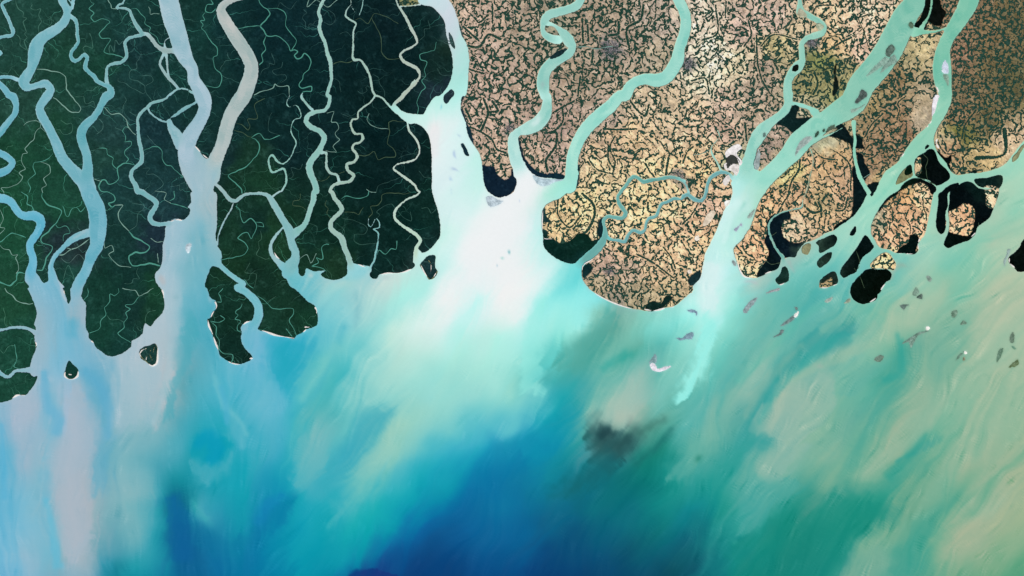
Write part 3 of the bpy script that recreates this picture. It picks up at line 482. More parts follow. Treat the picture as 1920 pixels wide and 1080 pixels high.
# water tint samples x,y:r,g,b
WAT='''450,970:20,150,180 560,930:30,162,186 540,990:15,150,182 440,1010:15,135,175 600,1050:10,150,180 500,1010:12,138,180 620,980:18,158,180 700,1000:15,158,180 460,930:25,160,185 540,1040:10,138,178 400,1010:20,125,170 420,960:35,150,182 370,1000:15,112,165 880,860:30,158,190 930,860:20,138,182 960,830:25,145,182 1000,880:14,130,165 850,900:18,150,182 820,920:14,150,180 950,920:12,120,168 1000,930:14,118,155 900,960:10,108,162 1050,980:12,98,140 370,300:158,190,200 370,350:158,190,202 370,400:152,190,202 340,400:150,192,208 362,450:108,178,195 392,450:150,188,198 320,450:150,190,206 345,470:150,192,208 375,420:120,182,198 330,500:148,190,206 362,500:105,178,194 390,500:112,180,196 408,390:165,186,192 410,340:158,190,195 345,290:160,188,202 335,250:125,182,195 350,262:95,160,180 340,330:160,190,202 390,330:155,190,200
90,560:118,180,205 130,600:112,184,212 110,650:112,184,212 75,620:150,180,195 152,590:148,178,192 90,520:115,185,210 110,690:125,186,212 100,720:150,186,206 60,770:165,184,202 30,800:158,182,204 8,850:95,178,208 55,860:152,180,200 8,950:95,180,212 45,940:112,185,212 130,750:160,188,212 85,760:120,182,208 85,800:118,182,208 145,800:162,184,206 140,850:158,180,196 130,900:160,178,190 145,960:172,178,188 145,1040:168,178,184 80,900:115,182,202 75,960:120,184,206 100,1040:100,182,206 20,1060:108,184,216 200,1060:40,152,180 60,1060:140,184,206
170,700:92,172,204 200,730:85,168,198 200,800:95,172,194 230,720:158,190,204 215,690:152,188,204 275,720:152,190,204 250,770:145,184,196 230,800:125,178,192 190,860:90,170,192 230,880:115,180,192 260,930:128,182,190 260,1000:110,178,188 300,1050:22,145,176 290,1000:40,160,182 300,960:25,155,178 285,920:50,162,182 215,1065:10,125,155 250,1060:25,158,180 330,900:12,140,165 375,955:25,150,165
330,540:152,192,206 350,560:150,192,206 340,620:150,190,204 325,700:165,186,194 310,740:172,186,194 300,780:165,184,192 360,560:95,178,198 375,590:80,172,192 350,660:88,168,186 370,640:80,170,190 345,720:96,160,172 290,800:118,180,192 330,790:70,165,182 370,740:75,174,192 420,740:62,176,202 400,700:88,178,198 440,700:92,182,204 480,700:98,182,206 500,730:95,182,204 520,760:105,184,206 545,740:65,178,200 530,670:40,165,190 530,690:50,168,194 515,640:60,172,198 430,790:60,172,192 370,830:25,162,188 330,840:70,172,190 400,845:5,155,188 400,860:8,158,190 330,960:8,104,142 325,930:10,112,146 345,1000:8,88,146 340,1050:6,95,158 310,1010:14,140,172 370,970:55,160,188 390,960:70,168,188 385,930:50,155,180 420,1050:8,112,170 450,900:20,162,190 500,950:14,138,182 520,940:14,140,182 480,990:12,124,176 480,1050:6,118,172 560,980:15,155,188 600,1000:10,155,182 560,1060:8,150,182 640,1060:10,145,178 600,850:105,182,188 590,830:125,185,188 580,780:78,178,185 620,900:55,172,188 560,880:50,172,188 550,810:60,176,188 450,840:40,165,190 480,870:60,168,188 410,900:20,155,182 430,820:55,170,190 375,1060:5,105,170
480,620:120,186,208 470,655:112,182,208 490,650:110,182,208 550,650:62,174,202 590,660:80,182,196 620,600:112,196,206 560,710:82,182,192 610,700:95,192,190 630,570:135,208,212 590,560:112,192,202 575,530:102,188,202 555,530:105,185,195 600,530:150,200,202 620,540:175,208,205 640,520:130,205,215 500,700:85,180,202 450,650:95,180,202 440,580:100,180,200 395,620:75,172,192
670,520:140,205,212 690,515:150,205,210 655,540:170,210,205 665,580:135,200,205 650,600:150,212,215 645,640:100,195,200 690,590:165,215,212 720,530:195,220,215 725,560:170,225,218 760,540:172,240,230 760,570:168,232,225 700,640:150,215,212 640,700:60,178,188 660,720:120,198,198 640,740:90,190,195 620,760:70,175,180 740,640:190,230,218 780,620:210,240,235 830,560:225,240,240 850,560:238,240,240 840,600:225,240,240 880,565:180,245,240 875,620:175,240,232 900,600:215,240,240 950,560:240,240,240 960,600:232,240,240 935,640:170,240,228 800,660:185,232,222 760,670:180,222,212 720,680:165,220,212 860,665:165,230,218 900,680:170,230,218 960,680:165,232,222 1000,640:150,228,222 1000,600:175,238,235 1020,570:155,238,232 860,710:150,218,210 720,740:145,212,205 800,740:145,215,210 900,740:155,218,210 960,740:152,218,205 985,760:120,205,202 700,790:90,182,188 690,760:125,200,198 755,800:155,208,192 735,830:148,202,188 700,880:118,192,188 680,900:110,190,188 655,850:55,168,190 640,900:70,178,190 640,960:35,165,185 640,800:95,188,190 800,820:125,202,200 850,780:120,202,202 900,800:82,186,200 850,850:50,172,195 920,840:25,148,190 960,810:90,192,202 1000,780:90,190,200 1005,740:120,205,205 1015,700:70,178,182 900,770:110,200,202 820,870:40,168,192
820,880:30,160,190 780,900:28,165,188 750,880:80,182,192 700,960:25,168,182 660,1000:20,165,180 680,1020:12,155,180 720,1040:12,120,172 690,1072:22,52,128 715,1070:22,50,125 740,1070:10,70,135 650,1070:8,130,175 760,1000:12,120,175 800,980:10,100,168 820,940:10,140,180 810,1040:5,58,118 850,1070:5,52,112 880,1000:8,98,162 880,940:10,112,170 940,940:12,122,168 940,1010:8,95,155 900,880:10,128,178 860,900:12,138,182 960,870:12,132,178 960,1060:5,78,138 1020,1020:5,70,125 1000,1060:5,66,125 1040,1060:5,68,122 1080,1000:8,85,125 1080,1060:5,72,122 1140,1040:8,80,122 1060,940:18,115,145 1020,900:22,132,158 980,930:15,120,165 1120,960:12,112,132 1180,960:12,112,132 1180,1030:8,82,112 1240,940:10,135,140 1230,1000:8,115,125 1260,1070:4,80,100 1200,1070:6,78,115 1000,820:25,148,184 1010,860:12,140,180 1040,830:12,138,178 1030,780:20,158,182 1050,750:35,162,178 1070,790:40,155,170 1080,840:25,140,158 1060,880:20,128,152 1100,900:12,112,135 1140,920:10,108,125 1180,890:12,112,118 1240,880:15,132,130 1260,900:12,140,138
1040,700:75,180,178 1025,660:90,200,195 1060,700:60,165,162 1040,720:60,170,172 1100,650:90,172,160 1130,640:92,172,158 1150,600:105,172,158 1140,610:95,160,145 1120,590:130,200,185 1090,690:80,168,158 1085,720:75,168,165 1060,640:140,228,215 1090,610:165,235,225 1050,580:158,238,232 1040,610:165,235,225 1120,565:125,222,222 1100,560:145,235,232 1160,580:125,175,165 1180,600:130,190,175 1200,595:122,200,185 1250,590:135,220,210 1220,620:120,215,205 1250,625:120,215,205 1240,650:80,178,170 1200,640:100,175,160 1190,660:65,165,150 1150,680:118,188,175 1170,720:112,185,175 1120,700:95,175,165 1200,710:155,192,182 1180,740:150,190,178 1150,760:158,192,178 1115,775:130,188,175 1160,790:160,190,175 1200,760:130,188,178 1240,740:115,195,185 1240,700:90,180,168 1260,690:125,200,185 1090,790:75,165,165 1090,820:65,160,155 1100,760:70,165,165
1230,790:85,165,148 1260,770:100,182,170 1190,800:95,150,135 1230,820:60,155,140 1270,800:85,175,165 1280,850:60,165,155 1240,850:20,130,120 1270,880:30,148,145
1290,545:170,228,218 1320,560:215,242,240 1330,600:190,242,238 1352,560:172,236,228 1352,600:140,228,214 1352,640:112,210,196 1345,670:100,200,186 1300,670:125,212,200 1325,720:88,186,175 1295,750:85,182,172 1270,720:112,196,184 1370,620:125,215,200 1380,560:150,238,225 1395,580:120,215,202 1300,600:160,240,228 1285,590:150,245,235 1290,640:135,222,208 1285,680:130,210,198 1295,700:125,205,192 1345,700:90,190,178 1330,750:85,180,172 1300,770:85,180,172 1400,640:100,190,178 1430,600:110,190,175 1430,560:120,195,182 1460,580:95,190,178 1500,560:80,182,172 1530,580:85,182,175 1400,700:80,180,170 1375,720:75,175,170 1400,730:140,190,172 1430,690:140,190,172 1460,660:118,190,172 1440,710:80,178,170 1500,620:88,180,170 1480,630:95,185,172 1540,610:100,182,165 1590,560:100,190,175 1600,580:125,195,172 1600,620:120,188,168 1560,630:60,158,152 1580,640:55,150,148 1510,650:45,165,160 1500,680:45,165,158 1470,700:50,168,160 1550,660:95,180,168 1600,680:118,188,168 1520,700:115,185,165 1570,700:110,185,165
1620,560:95,188,165 1655,570:110,192,168 1690,560:150,192,162 1700,590:150,195,162 1760,560:158,196,160 1790,550:110,192,165 1850,570:168,196,158 1905,560:165,196,155 1640,600:95,185,165 1670,620:150,195,162 1650,640:140,195,165 1700,610:155,195,160 1720,640:118,178,155 1760,620:118,180,155 1800,610:120,182,155 1850,610:168,196,160 1900,630:150,195,158 1600,650:120,192,172 1620,630:85,180,162 1640,670:110,185,160 1650,700:75,175,155 1690,670:55,165,145 1690,700:70,168,148 1730,680:120,180,152 1780,690:110,178,150 1820,660:145,190,155 1820,700:138,190,152 1900,700:145,190,150 1760,660:115,180,155
1290,800:75,178,172 1330,790:105,180,168 1360,740:112,180,165 1370,800:85,172,162 1400,770:60,165,160 1310,850:85,172,158 1340,850:75,170,158 1330,910:25,152,150 1290,900:50,158,152 1300,960:8,138,155 1290,1010:8,100,128 1300,1060:8,85,112 1350,950:15,148,142 1340,1000:25,145,148 1330,1050:10,120,135 1420,790:80,172,162 1455,770:150,184,166 1480,740:155,186,165 1445,735:60,170,162 1480,800:145,184,166 1505,770:148,186,165 1415,820:40,162,160 1440,820:60,165,160 1455,865:135,184,165 1435,880:128,184,165 1475,850:130,184,165 1400,880:70,170,160 1410,930:65,170,162 1420,960:75,172,162 1500,810:118,180,158 1550,800:115,180,155 1550,850:130,182,155 1600,780:88,172,155 1550,740:118,185,160 1620,740:90,180,158 1600,840:80,172,150 1640,820:95,175,150 1690,810:152,182,148 1710,790:148,184,152 1680,840:148,182,145 1640,870:125,180,148 1740,740:152,186,155 1760,760:120,185,152 1620,900:105,175,148 1560,900:108,175,148 1500,900:85,170,150 1530,870:115,180,155 1740,830:70,168,148 1760,800:105,182,150 1800,760:130,188,152 1850,760:142,190,150 1905,760:138,190,148 1850,830:140,188,148 1900,820:125,186,142 1760,880:122,180,145 1820,880:145,184,142 1900,880:145,184,138 1650,930:40,160,140 1680,900:50,162,142 1600,960:18,148,132 1630,980:12,142,128 1700,960:112,172,140 1690,920:100,170,140 1740,940:108,175,145 1790,950:70,165,140 1780,900:105,178,148 1850,960:140,188,148 1900,960:152,186,135 1800,1010:158,185,140 1830,1000:155,185,140 1880,1000:150,186,135 1900,1030:120,180,132 1780,1060:118,178,140 1850,1060:105,172,130 1912,1060:85,165,125 1640,1010:115,178,145 1640,1060:118,175,150 1600,1040:75,165,145 1560,1000:15,142,132 1500,1020:10,128,122 1500,960:20,145,135 1440,1000:15,142,138 1440,1060:10,128,128 1380,1060:8,138,145 1540,1060:10,130,132 1700,1020:50,162,142 1720,1060:58,165,145 1480,1060:4,122,122 1380,1000:20,148,145 1460,960:18,148,138
900,450:238,242,244 850,400:218,240,242 820,240:235,238,240 812,300:228,240,242 870,230:205,242,240 860,300:210,238,238 850,340:218,240,242 890,310:188,238,230 895,350:195,240,232 880,400:225,242,242 790,215:195,240,232 755,220:192,232,226 735,205:165,225,215 830,210:200,240,235 830,480:205,242,238 825,440:195,240,230 900,400:230,242,242 940,500:240,240,240 800,520:175,235,228 780,510:180,228,222 730,520:200,222,216 870,520:230,240,242 1000,420:222,238,242 1010,440:185,240,235 1010,480:200,240,238 980,500:240,240,240 1035,500:178,238,234 1060,500:130,222,220 1075,520:95,210,212 1060,540:118,222,222 1030,540:175,238,234 1020,520:215,242,242 970,330:225,242,244 1000,345:240,242,244 990,300:210,240,242 1030,360:165,228,212 1050,345:160,230,212 1010,380:200,235,228 830,150:170,232,222 860,100:178,222,218 850,70:198,210,220 860,180:178,238,230 825,30:205,215,225 790,5:190,222,226 870,60:178,228,222 850,20:200,215,225 875,130:170,222,218 850,150:170,228,218 850,110:192,220,222
1400,300:168,232,222 1380,340:178,240,234 1400,320:165,225,208 1450,280:142,220,202 1420,340:155,222,202 1500,230:138,215,195 1560,200:130,210,188 1410,230:148,218,205 1390,380:208,242,240 1375,400:205,242,240 1420,390:165,225,202 1400,400:160,228,208 1370,450:175,238,225 1350,470:190,242,238 1340,500:215,242,242 1365,500:190,242,240 1380,500:170,238,232 1400,540:125,215,210 1420,530:175,200,190
1720,260:135,208,178 1700,300:138,210,180 1660,340:145,220,190 1640,380:150,222,195 1800,335:140,205,180 1850,330:145,210,185 1900,300:150,218,192 1880,330:160,215,185 1910,350:158,215,182 1620,400:150,220,195 1590,440:150,215,195 1600,470:150,218,195 1740,430:155,218,190 1765,430:155,208,180 1750,480:152,212,188 1700,500:140,200,180 1670,500:120,200,185 1720,520:150,200,175 1640,480:110,195,180 1620,500:105,195,190 1690,540:115,195,175 1800,480:115,200,175 1780,500:110,198,175 1850,400:160,205,175 1870,380:165,205,175 1830,440:140,205,175 1900,400:130,208,178 1880,440:165,205,170 1870,450:172,200,168 1850,490:135,205,170 1830,520:140,200,165 1860,530:160,200,160 1560,450:142,215,195 1530,490:110,200,190 1500,500:115,202,190 1490,460:165,200,185 1500,470:160,195,182 1480,510:110,200,190 1450,530:115,200,190 1520,540:80,185,175 1560,520:85,185,178 1570,480:110,200,188 1580,500:110,200,188 1760,540:150,198,165 1720,550:150,198,165'''
# currents: sharper brush-like tongues of silt: r,g,b opacity softness|x,y,w ...
CUR='''40,88,90 .75 14|@abs 1108,834,20 1135,828,44 1165,836,40 1192,814,16
26,62,68 .8 9|@abs 1118,806,14 1134,812,28 1142,826,22
34,76,78 .65 8|@abs 1146,845,22 1166,832,14 1186,810,8
18,98,108 .55 15|@abs 1160,850,30 1130,875,30 1100,900,20 1060,930,8
58,112,104 .6 8|@abs 1186,815,12 1220,800,12 1255,778,5
18,98,96 .55 9|@abs 1184,876,3 1208,857,9 1230,838,10 1268,796,3
24,122,104 .6 5|@abs 1302,868,4 1310,860,9 1318,852,4
185,190,175 .35 10|@abs 1215,755,20 1180,780,24 1150,785,10
235,240,242 .7 12|@abs 1000,330,40 960,400,70 920,470,110 940,540,80
235,228,230 .5 8|@abs 812,225,14 815,260,20 812,300,14
160,168,170 .7 4|@abs 1530,686,6 1545,688,5
30,160,150 .5 8|@abs 1190,660,8 1130,690,10 1180,655,6
165,190,218 .7 2|@2,1 1300,425,16 1345,465,14
165,190,222 .8 2|@2,1 1272,600,10 1268,660,24 1300,715,6
165,188,218 .7 2|@2,1 1230,810,40 1290,830,14 1335,858,6
150,185,222 .8 2|@2,1 1225,905,20 1230,935,26 1255,955,8
165,195,225 .8 2|@2,1 1240,1040,16 1232,1078,14
150,190,222 .8 2|@2,2 1238,0,16 1240,25,12
70,160,170 .95 1|@2,2 1885,655,34 1889,700,18
70,178,165 .95 1|@2,2 1795,742,22 1818,745,40
80,150,180 .9 1|@2,2 1753,812,10 1753,842,10
130,165,215 .8 1|@3,2 82,80,8 86,115,12
110,190,210 .8 1|@2,1 1130,90,14 1118,160,6
160,178,178 .6 4|@3,0 355,900,26 340,960,30 350,1010,16
150,190,175 .6 3|@3,1 230,240,8 200,290,10
225,240,242 .6 5|@3,1 310,200,14 270,290,50 200,340,40
110,195,175 .5 5|@4,2 520,500,30 600,250,40 720,100,40
205,242,238 .7 4|@4,2 450,600,60 560,300,80 640,80,100
190,185,195 .55 4|@4,2 680,1010,20 780,1010,26 860,1050,20
170,180,178 .6 4|@4,2 1180,760,40 1230,860,26 1260,920,12
165,165,150 .5 5|@5,2 620,840,20 520,820,40 440,900,40 400,1010,24
160,185,170 .6 3|@5,2 985,500,30 985,560,12
178,185,190 .8 3|@0,2 1780,930,60 1830,1000,60 1850,1060,30
165,182,195 .7 3|@0,2 1850,560,16 1848,700,18 1850,800,30
155,180,195 .8 4|@0,3 935,170,20 930,300,60 935,420,60
150,178,192 .75 3|@0,3 415,230,10 425,340,34 410,430,20
170,190,205 .8 3|@0,2 300,840,16 275,870,10
180,195,208 .8 2|@0,2 640,880,10 660,960,30 690,1040,40 @0,3 710,80,30 760,170,14
165,190,200 .7 3|@0,2 980,430,30 880,490,24 790,545,14
165,192,205 .6 3|@0,3 1660,440,24 1620,500,10 1520,570,10
150,190,205 .6 3|@1,3 460,180,40 420,80,20
160,190,205 .7 3|@1,3 850,420,40 820,500,16
190,208,205 .8 3|@1,2 1560,910,60 1590,970,36
185,208,208 .7 4|@2,2 560,945,60 450,985,50
100,195,200 .7 3|@2,2 40,980,40 90,960,16
120,185,195 .6 8|@2,3 160,0,60 180,250,40 155,500,16
110,165,175 .5 6|@1,3 70,60,40 40,140,40
60,165,195 .5 10|@0,3 820,300,90 800,600,80
162,184,202 .35 12|@abs 120,700,16 130,760,40 160,800,60 130,860,60 125,920,60 140,990,50 155,1140,60
85,168,205 .5 9|@abs 150,690,16 190,730,22 205,790,16 200,830,14
90,172,208 .5 6|@abs 85,690,14 90,760,20 110,790,24 100,820,16
80,175,212 .5 5|@abs 2,790,8 6,860,12 10,940,14
80,185,215 .45 5|@abs 85,930,10 100,1000,14 110,1070,20
165,196,206 .45 4|@abs 320,640,10 316,700,14 300,760,12 285,800,6
0,150,188 .5 8|@abs 360,840,10 395,820,30 405,850,30 385,870,16
120,195,205 .4 4|@abs 400,700,8 420,760,10 450,790,8 465,820,6
70,172,205 .5 4|@abs 412,720,8 425,770,10 425,800,6
45,165,190 .5 12|@abs 650,600,6 600,720,10 540,790,8
145,210,200 .4 10|@abs 640,640,20 590,710,20 560,760,16
20,130,185 .5 8|@abs 480,990,14 500,950,22 540,925,10
10,95,155 .6 12|@abs 322,920,20 335,980,36 345,1060,40
155,185,165 .4 8|@abs 1395,790,10 1420,740,20 1470,680,14 1510,640,6
55,165,158 .5 5|@abs 1420,800,6 1440,760,8 1470,720,8 1500,690,14 1540,650,24 1600,630,18
150,188,165 .5 4|@abs 1482,716,10 1520,692,16 1580,668,20 1640,640,14
40,158,148 .5 5|@abs 1680,620,6 1690,660,14 1688,700,16 1650,715,12
95,185,168 .45 5|@abs 1560,560,10 1500,600,16 1440,660,14 1380,720,12
25,150,138 .45 6|@abs 1740,810,8 1700,860,16 1660,900,20
'''
# tongues and fronts of silt with one crisp edge: r,g,b opacity softness|outline
PLM='''14,100,112 .5 14|@960,525,.5139 150,800 250,690 330,640 400,640 320,730 200,800
36,86,90 .72 12|@960,525,.5139 285,530 350,528 380,560 440,540 435,590 400,645 350,675 295,645 272,590
12,98,160 .25 22|@0,525,.5139 1868,630 1800,640 1740,700 1700,760 1660,810 1560,860 1420,940 1350,1050 1400,1140 1900,1140
148,206,192 .3 15|@0,525,.5139 1500,560 1420,600 1350,680 1260,800 1200,900 1260,860 1350,740 1440,640
60,168,184 .55 11|@0,525,.5139 1440,480 1340,480 1280,560 1200,680 1130,790 1160,800 1260,720 1340,600 1420,520
105,182,188 .6 6|@0,525,.5139 1090,570 1150,580 1190,600 1190,660 1120,740 1080,760 1080,650
10,118,170 .5 9|@0,525,.5139 615,800 690,850 770,930 900,930 950,860 1060,790 1040,860 920,960 820,1000 760,1010 800,1120 680,1120 640,960 615,880
8,86,146 .4 9|@0,525,.5139 640,1000 680,1120 760,1120 740,1010 690,950 640,880 618,890
60,175,185 .5 5|@0,525,.5139 700,800 740,840 765,890 720,860
155,190,204 .6 9|@0,525,.5139 400,350 500,320 600,340 600,420 540,520 480,540 400,560 395,450
95,172,198 .7 7|@0,525,.5139 290,330 330,450 350,520 335,650 330,800 370,780 400,640 395,480 385,390 340,330
115,182,206 .7 6|@0,525,.5139 160,330 170,450 170,540 140,700 150,850 180,1000 225,1060 200,900 190,750 190,620 235,540 230,460 200,380
164,182,196 .65 9|@0,525,.5139 290,360 235,480 240,550 200,620 190,680 205,800 225,950 250,1040 330,960 330,800 335,650 350,520 310,430
172,180,190 .5 8|@0,525,.5139 290,700 220,760 230,900 270,980 330,900 330,760
172,188,196 .7 3|@0,525,.5139 590,330 610,280 640,290 640,380 620,430 590,520 560,560 580,470 600,420
60,168,185 .6 6|@0,525,.5139 645,300 660,200 690,120 720,150 700,300 650,420 620,500 600,520
8,158,190 .75 4|@0,525,.5139 700,610 720,575 800,570 850,600 800,640 790,665 740,660 690,640
75,175,190 .6 5|@0,525,.5139 690,650 740,665 800,665 850,630 840,700 780,740 760,760 720,730
92,182,200 .55 4|@0,525,.5139 770,320 830,430 870,500 900,560 885,620 850,560 820,480 790,400
96,182,204 .6 6|@0,525,.5139 960,360 1030,400 1040,440 1020,480 940,470 920,440 960,420
38,165,192 .6 6|@0,525,.5139 980,250 1100,220 1150,240 1100,330 1050,420 1020,370 970,310
22,52,125 .8 2|@0,525,.5139 1270,1080 1330,1055 1390,1058 1450,1085 1400,1150 1300,1150
165,195,158 .6 10|@960,525,.5139 1700,100 1720,50 1800,30 1900,30 1900,170 1780,170 1700,150
15,146,134 .55 14|@960,525,.5139 1240,780 1150,780 1100,830 1000,870 900,920 830,960 800,1120 1180,1120 1220,1000 1260,900 1380,880 1400,830 1320,800
70,172,162 .55 6|@960,525,.5139 870,640 850,720 830,850 810,940 900,900 1000,800 1050,740 1000,720 920,730 890,700
112,176,152 .5 9|@960,525,.5139 1330,960 1260,990 1190,1120 1360,1120 1370,990
156,186,142 .5 9|@960,525,.5139 1660,880 1600,900 1540,960 1560,1020 1640,990 1720,940 1720,880
118,186,168 .45 8|@960,525,.5139 960,210 900,240 850,290 800,370 740,440 690,540 640,620 560,730 620,720 700,640 770,560 800,480 860,380 930,300 980,230
52,163,160 .65 6|@960,525,.5139 1090,190 1200,190 1260,185 1180,240 1120,270 1060,300 960,400 930,440 880,520 860,560 820,600 860,480 930,380 1000,290 1040,230
140,190,166 .5 5|@960,525,.5139 1240,215 1180,250 1130,285 1200,290 1280,250 1350,190 1330,150
143,187,170 .6 5|@960,525,.5139 1110,305 1060,325 1000,370 975,400 970,425 920,460 890,500 885,550 960,580 980,600 1040,600 1100,560 1150,500 1180,440 1170,370
132,184,168 .55 5|@960,525,.5139 985,600 910,640 890,690 920,725 980,725 1040,650 1090,590 1040,590
140,186,156 .65 6|@960,525,.5139 1600,390 1540,420 1520,470 1440,510 1380,570 1330,640 1260,720 1290,730 1380,660 1460,610 1520,550 1560,490 1600,440
60,165,150 .6 4|@960,525,.5139 1560,560 1500,600 1440,640 1400,660 1450,650 1520,620 1570,580
70,170,150 .6 4|@960,525,.5139 1430,210 1410,260 1420,310 1380,350 1300,380 1350,365 1430,340 1450,300 1440,250
90,178,162 .5 5|@960,525,.5139 1250,330 1180,420 1240,420 1330,350 1380,300 1300,300
212,240,240 .7 5|@960,525,.5139 675,-60 690,60 690,140 735,150 745,60 740,-60
150,242,232 .92 6|@960,525,.5139 695,120 690,200 670,280 640,350 612,412 600,440 650,405 685,368 715,310 735,230 738,130
160,190,178 .4 12|@960,525,.5139 480,330 420,400 330,450 280,510 300,530 370,540 450,470 500,400
78,164,154 .6 9|@960,525,.5139 360,100 280,180 200,240 150,330 240,330 330,240 380,160
150,235,225 .5 6|@960,525,.5139 120,60 115,180 105,300 108,420 60,420 40,240 80,100
'''
#CORE
X0,Y0,W,H=-160,-160,2240,1400          # survey grid with a margin round the mapped sheet
gy,gx=np.mgrid[0:H+1,0:W+1]
PX=(gx+X0).astype(np.float32); PY=(gy+Y0).astype(np.float32)
rng=np.random.default_rng(7)
def parse(s):
    """map sheet text -> list of tuples in grid steps (x, y[, width])"""
    out=[];ox=oy=0;k=1/6.
    for t in s.split():
        if t[0]=='@':
            if t=='@abs': ox,oy,k=0,0,1.
            else:
                q=t[1:].split(',')
                if len(q)==3: ox,oy,k=float(q[0]),float(q[1]),float(q[2])
                else: ox,oy,k=320*int(q[0]),180*int(q[1]),1/6.
        else:
            v=[float(q) for q in t.split(',')]
            p=[ox+v[0]*k,oy+v[1]*k]
            if len(v)>2: p.append(v[2]*k)
            out.append(p)
    return np.array(out)
def smooth(P,step=3.0,closed=False):
    P=np.asarray(P,float); n=len(P)
    if n<3 and not closed: 
        m=max(2,int(np.hypot(*(P[-1]-P[0])[:2])/step)+1); t=np.linspace(0,1,m)[:,None]
        return P[0]*(1-t)+P[-1]*t
    if closed: Q=np.vstack([P[-1],P,P[0],P[1]]); segs=n
    else: Q=np.vstack([2*P[0]-P[1],P,2*P[-1]-P[-2]]); segs=n-1
    out=[]
    for i in range(segs):
        a,b,c,d=Q[i:i+4]
        m=max(1,int(np.hypot(*(c-b)[:2])/step)); t=(np.arange(m)/m)[:,None]
        # centripetal-ish: scale tangents by the chord so that short segments do not overshoot
        L=np.hypot(*(c-b)[:2])+1e-6; L0=np.hypot(*(b-a)[:2])+1e-6; L2=np.hypot(*(d-c)[:2])+1e-6
        m1=((c-b)/L*L0+(b-a)/L0*L)/(L0+L)*L*.9; m2=((d-c)/L2*L+(c-b)/L*L2)/(L2+L)*L*.9
        out.append((2*t**3-3*t**2+1)*b+(t**3-2*t**2+t)*m1+(-2*t**3+3*t**2)*c+(t**3-t**2)*m2)
    if not closed: out.append(P[-1:])
    return np.vstack(out)
def box(x0,x1,y0,y1):
    a=max(0,int(x0-X0));b=min(W+1,int(x1-X0)+2);c=max(0,int(y0-Y0));d=min(H+1,int(y1-Y0)+2)
    return slice(c,max(c,d)),slice(a,max(a,b))
def segs(P,pad,cb):
    for i in range(len(P)-1):
        p,q=P[i],P[i+1]; w=max(p[2],q[2])/2+pad
        s=box(min(p[0],q[0])-w,max(p[0],q[0])+w,min(p[1],q[1])-w,max(p[1],q[1])+w)
        X=PX[s];Y=PY[s]
        if X.size==0: continue
        dx,dy=q[0]-p[0],q[1]-p[1]; L=dx*dx+dy*dy+1e-9
        t=np.clip(((X-p[0])*dx+(Y-p[1])*dy)/L,0,1)
        d=np.hypot(X-p[0]-t*dx,Y-p[1]-t*dy)-(p[2]+t*(q[2]-p[2]))/2
        segs.side=np.sign(dx*(Y-p[1])-dy*(X-p[0]))*(d+(p[2]+t*(q[2]-p[2]))/2)
        cb(s,d,i+t)
def stroke_sd(sd,P,pad=5):
    def cb(s,d,t): sd[s]=np.minimum(sd[s],d)
    segs(P,pad,cb)
def poly_mask(P):
    m=np.zeros((H+1,W+1),bool); x=P[:,0]-X0; y=P[:,1]-Y0
    x2=np.roll(x,-1); y2=np.roll(y,-1)
    for r in range(max(0,int(y.min())),min(H,int(y.max())+1)+1):
        k=(y<=r)!=(y2<=r)
        if not k.any(): continue
        xs=np.sort(x[k]+(r-y[k])*(x2[k]-x[k])/(y2[k]-y[k]))
        for a,b in zip(xs[::2],xs[1::2]):
            m[r,max(0,int(math.ceil(a))):max(0,int(b)+1)]=True
    return m
def poly_sd(P,step=3.0,pad=5,sm=True):
    """negative inside"""
    Q=smooth(P,step,True) if sm else np.asarray(P)
    m=poly_mask(Q); sd=np.full((H+1,W+1),float(pad),np.float32)
    stroke_sd(sd,np.c_[np.vstack([Q,Q[:1]]),np.zeros(len(Q)+1)],pad)
    return np.where(m,-sd,sd)
def fnoise(lo,hi,ang=None,stretch=1,seed=0):
    """band passed noise of unit variance; wavelengths lo..hi in grid steps, drawn out along ang"""
    r=np.random.default_rng(seed); sh=(1440,2304)
    F=np.fft.rfft2(r.standard_normal(sh).astype(np.float32))
    ky=np.fft.fftfreq(sh[0])[:,None]; kx=np.fft.rfftfreq(sh[1])[None]
    if ang is None: k=np.hypot(kx,ky)
    else:
        c,s_=math.cos(ang),math.sin(ang); u=kx*c+ky*s_; v=-kx*s_+ky*c; k=np.hypot(u*stretch,v)
    g=np.exp(-(k*lo)**2*1.2)*(1-np.exp(-(k*hi)**2*1.2))*1/(k+1e-3)**.6
    n=np.fft.irfft2(F*g,sh)[:H+1,:W+1]
    return (n/n.std()).astype(np.float32)
def blur(a,s):
    sh=(1440,2304) if a.shape[0]==H+1 else a.shape
    b=np.zeros(sh,np.float32); b[:a.shape[0],:a.shape[1]]=a
    if sh!=a.shape: b[a.shape[0]:]=b[a.shape[0]-1:a.shape[0]]; b[:,a.shape[1]:]=b[:,a.shape[1]-1:a.shape[1]]
    ky=np.fft.fftfreq(sh[0])[:,None]; kx=np.fft.rfftfreq(sh[1])[None]
    return np.fft.irfft2(np.fft.rfft2(b)*np.exp(-2*math.pi**2*s*s*(kx**2+ky**2)),sh)[:a.shape[0],:a.shape[1]].astype(np.float32)
def rows(txt): return [l for l in txt.strip().split('\n') if l.strip()]

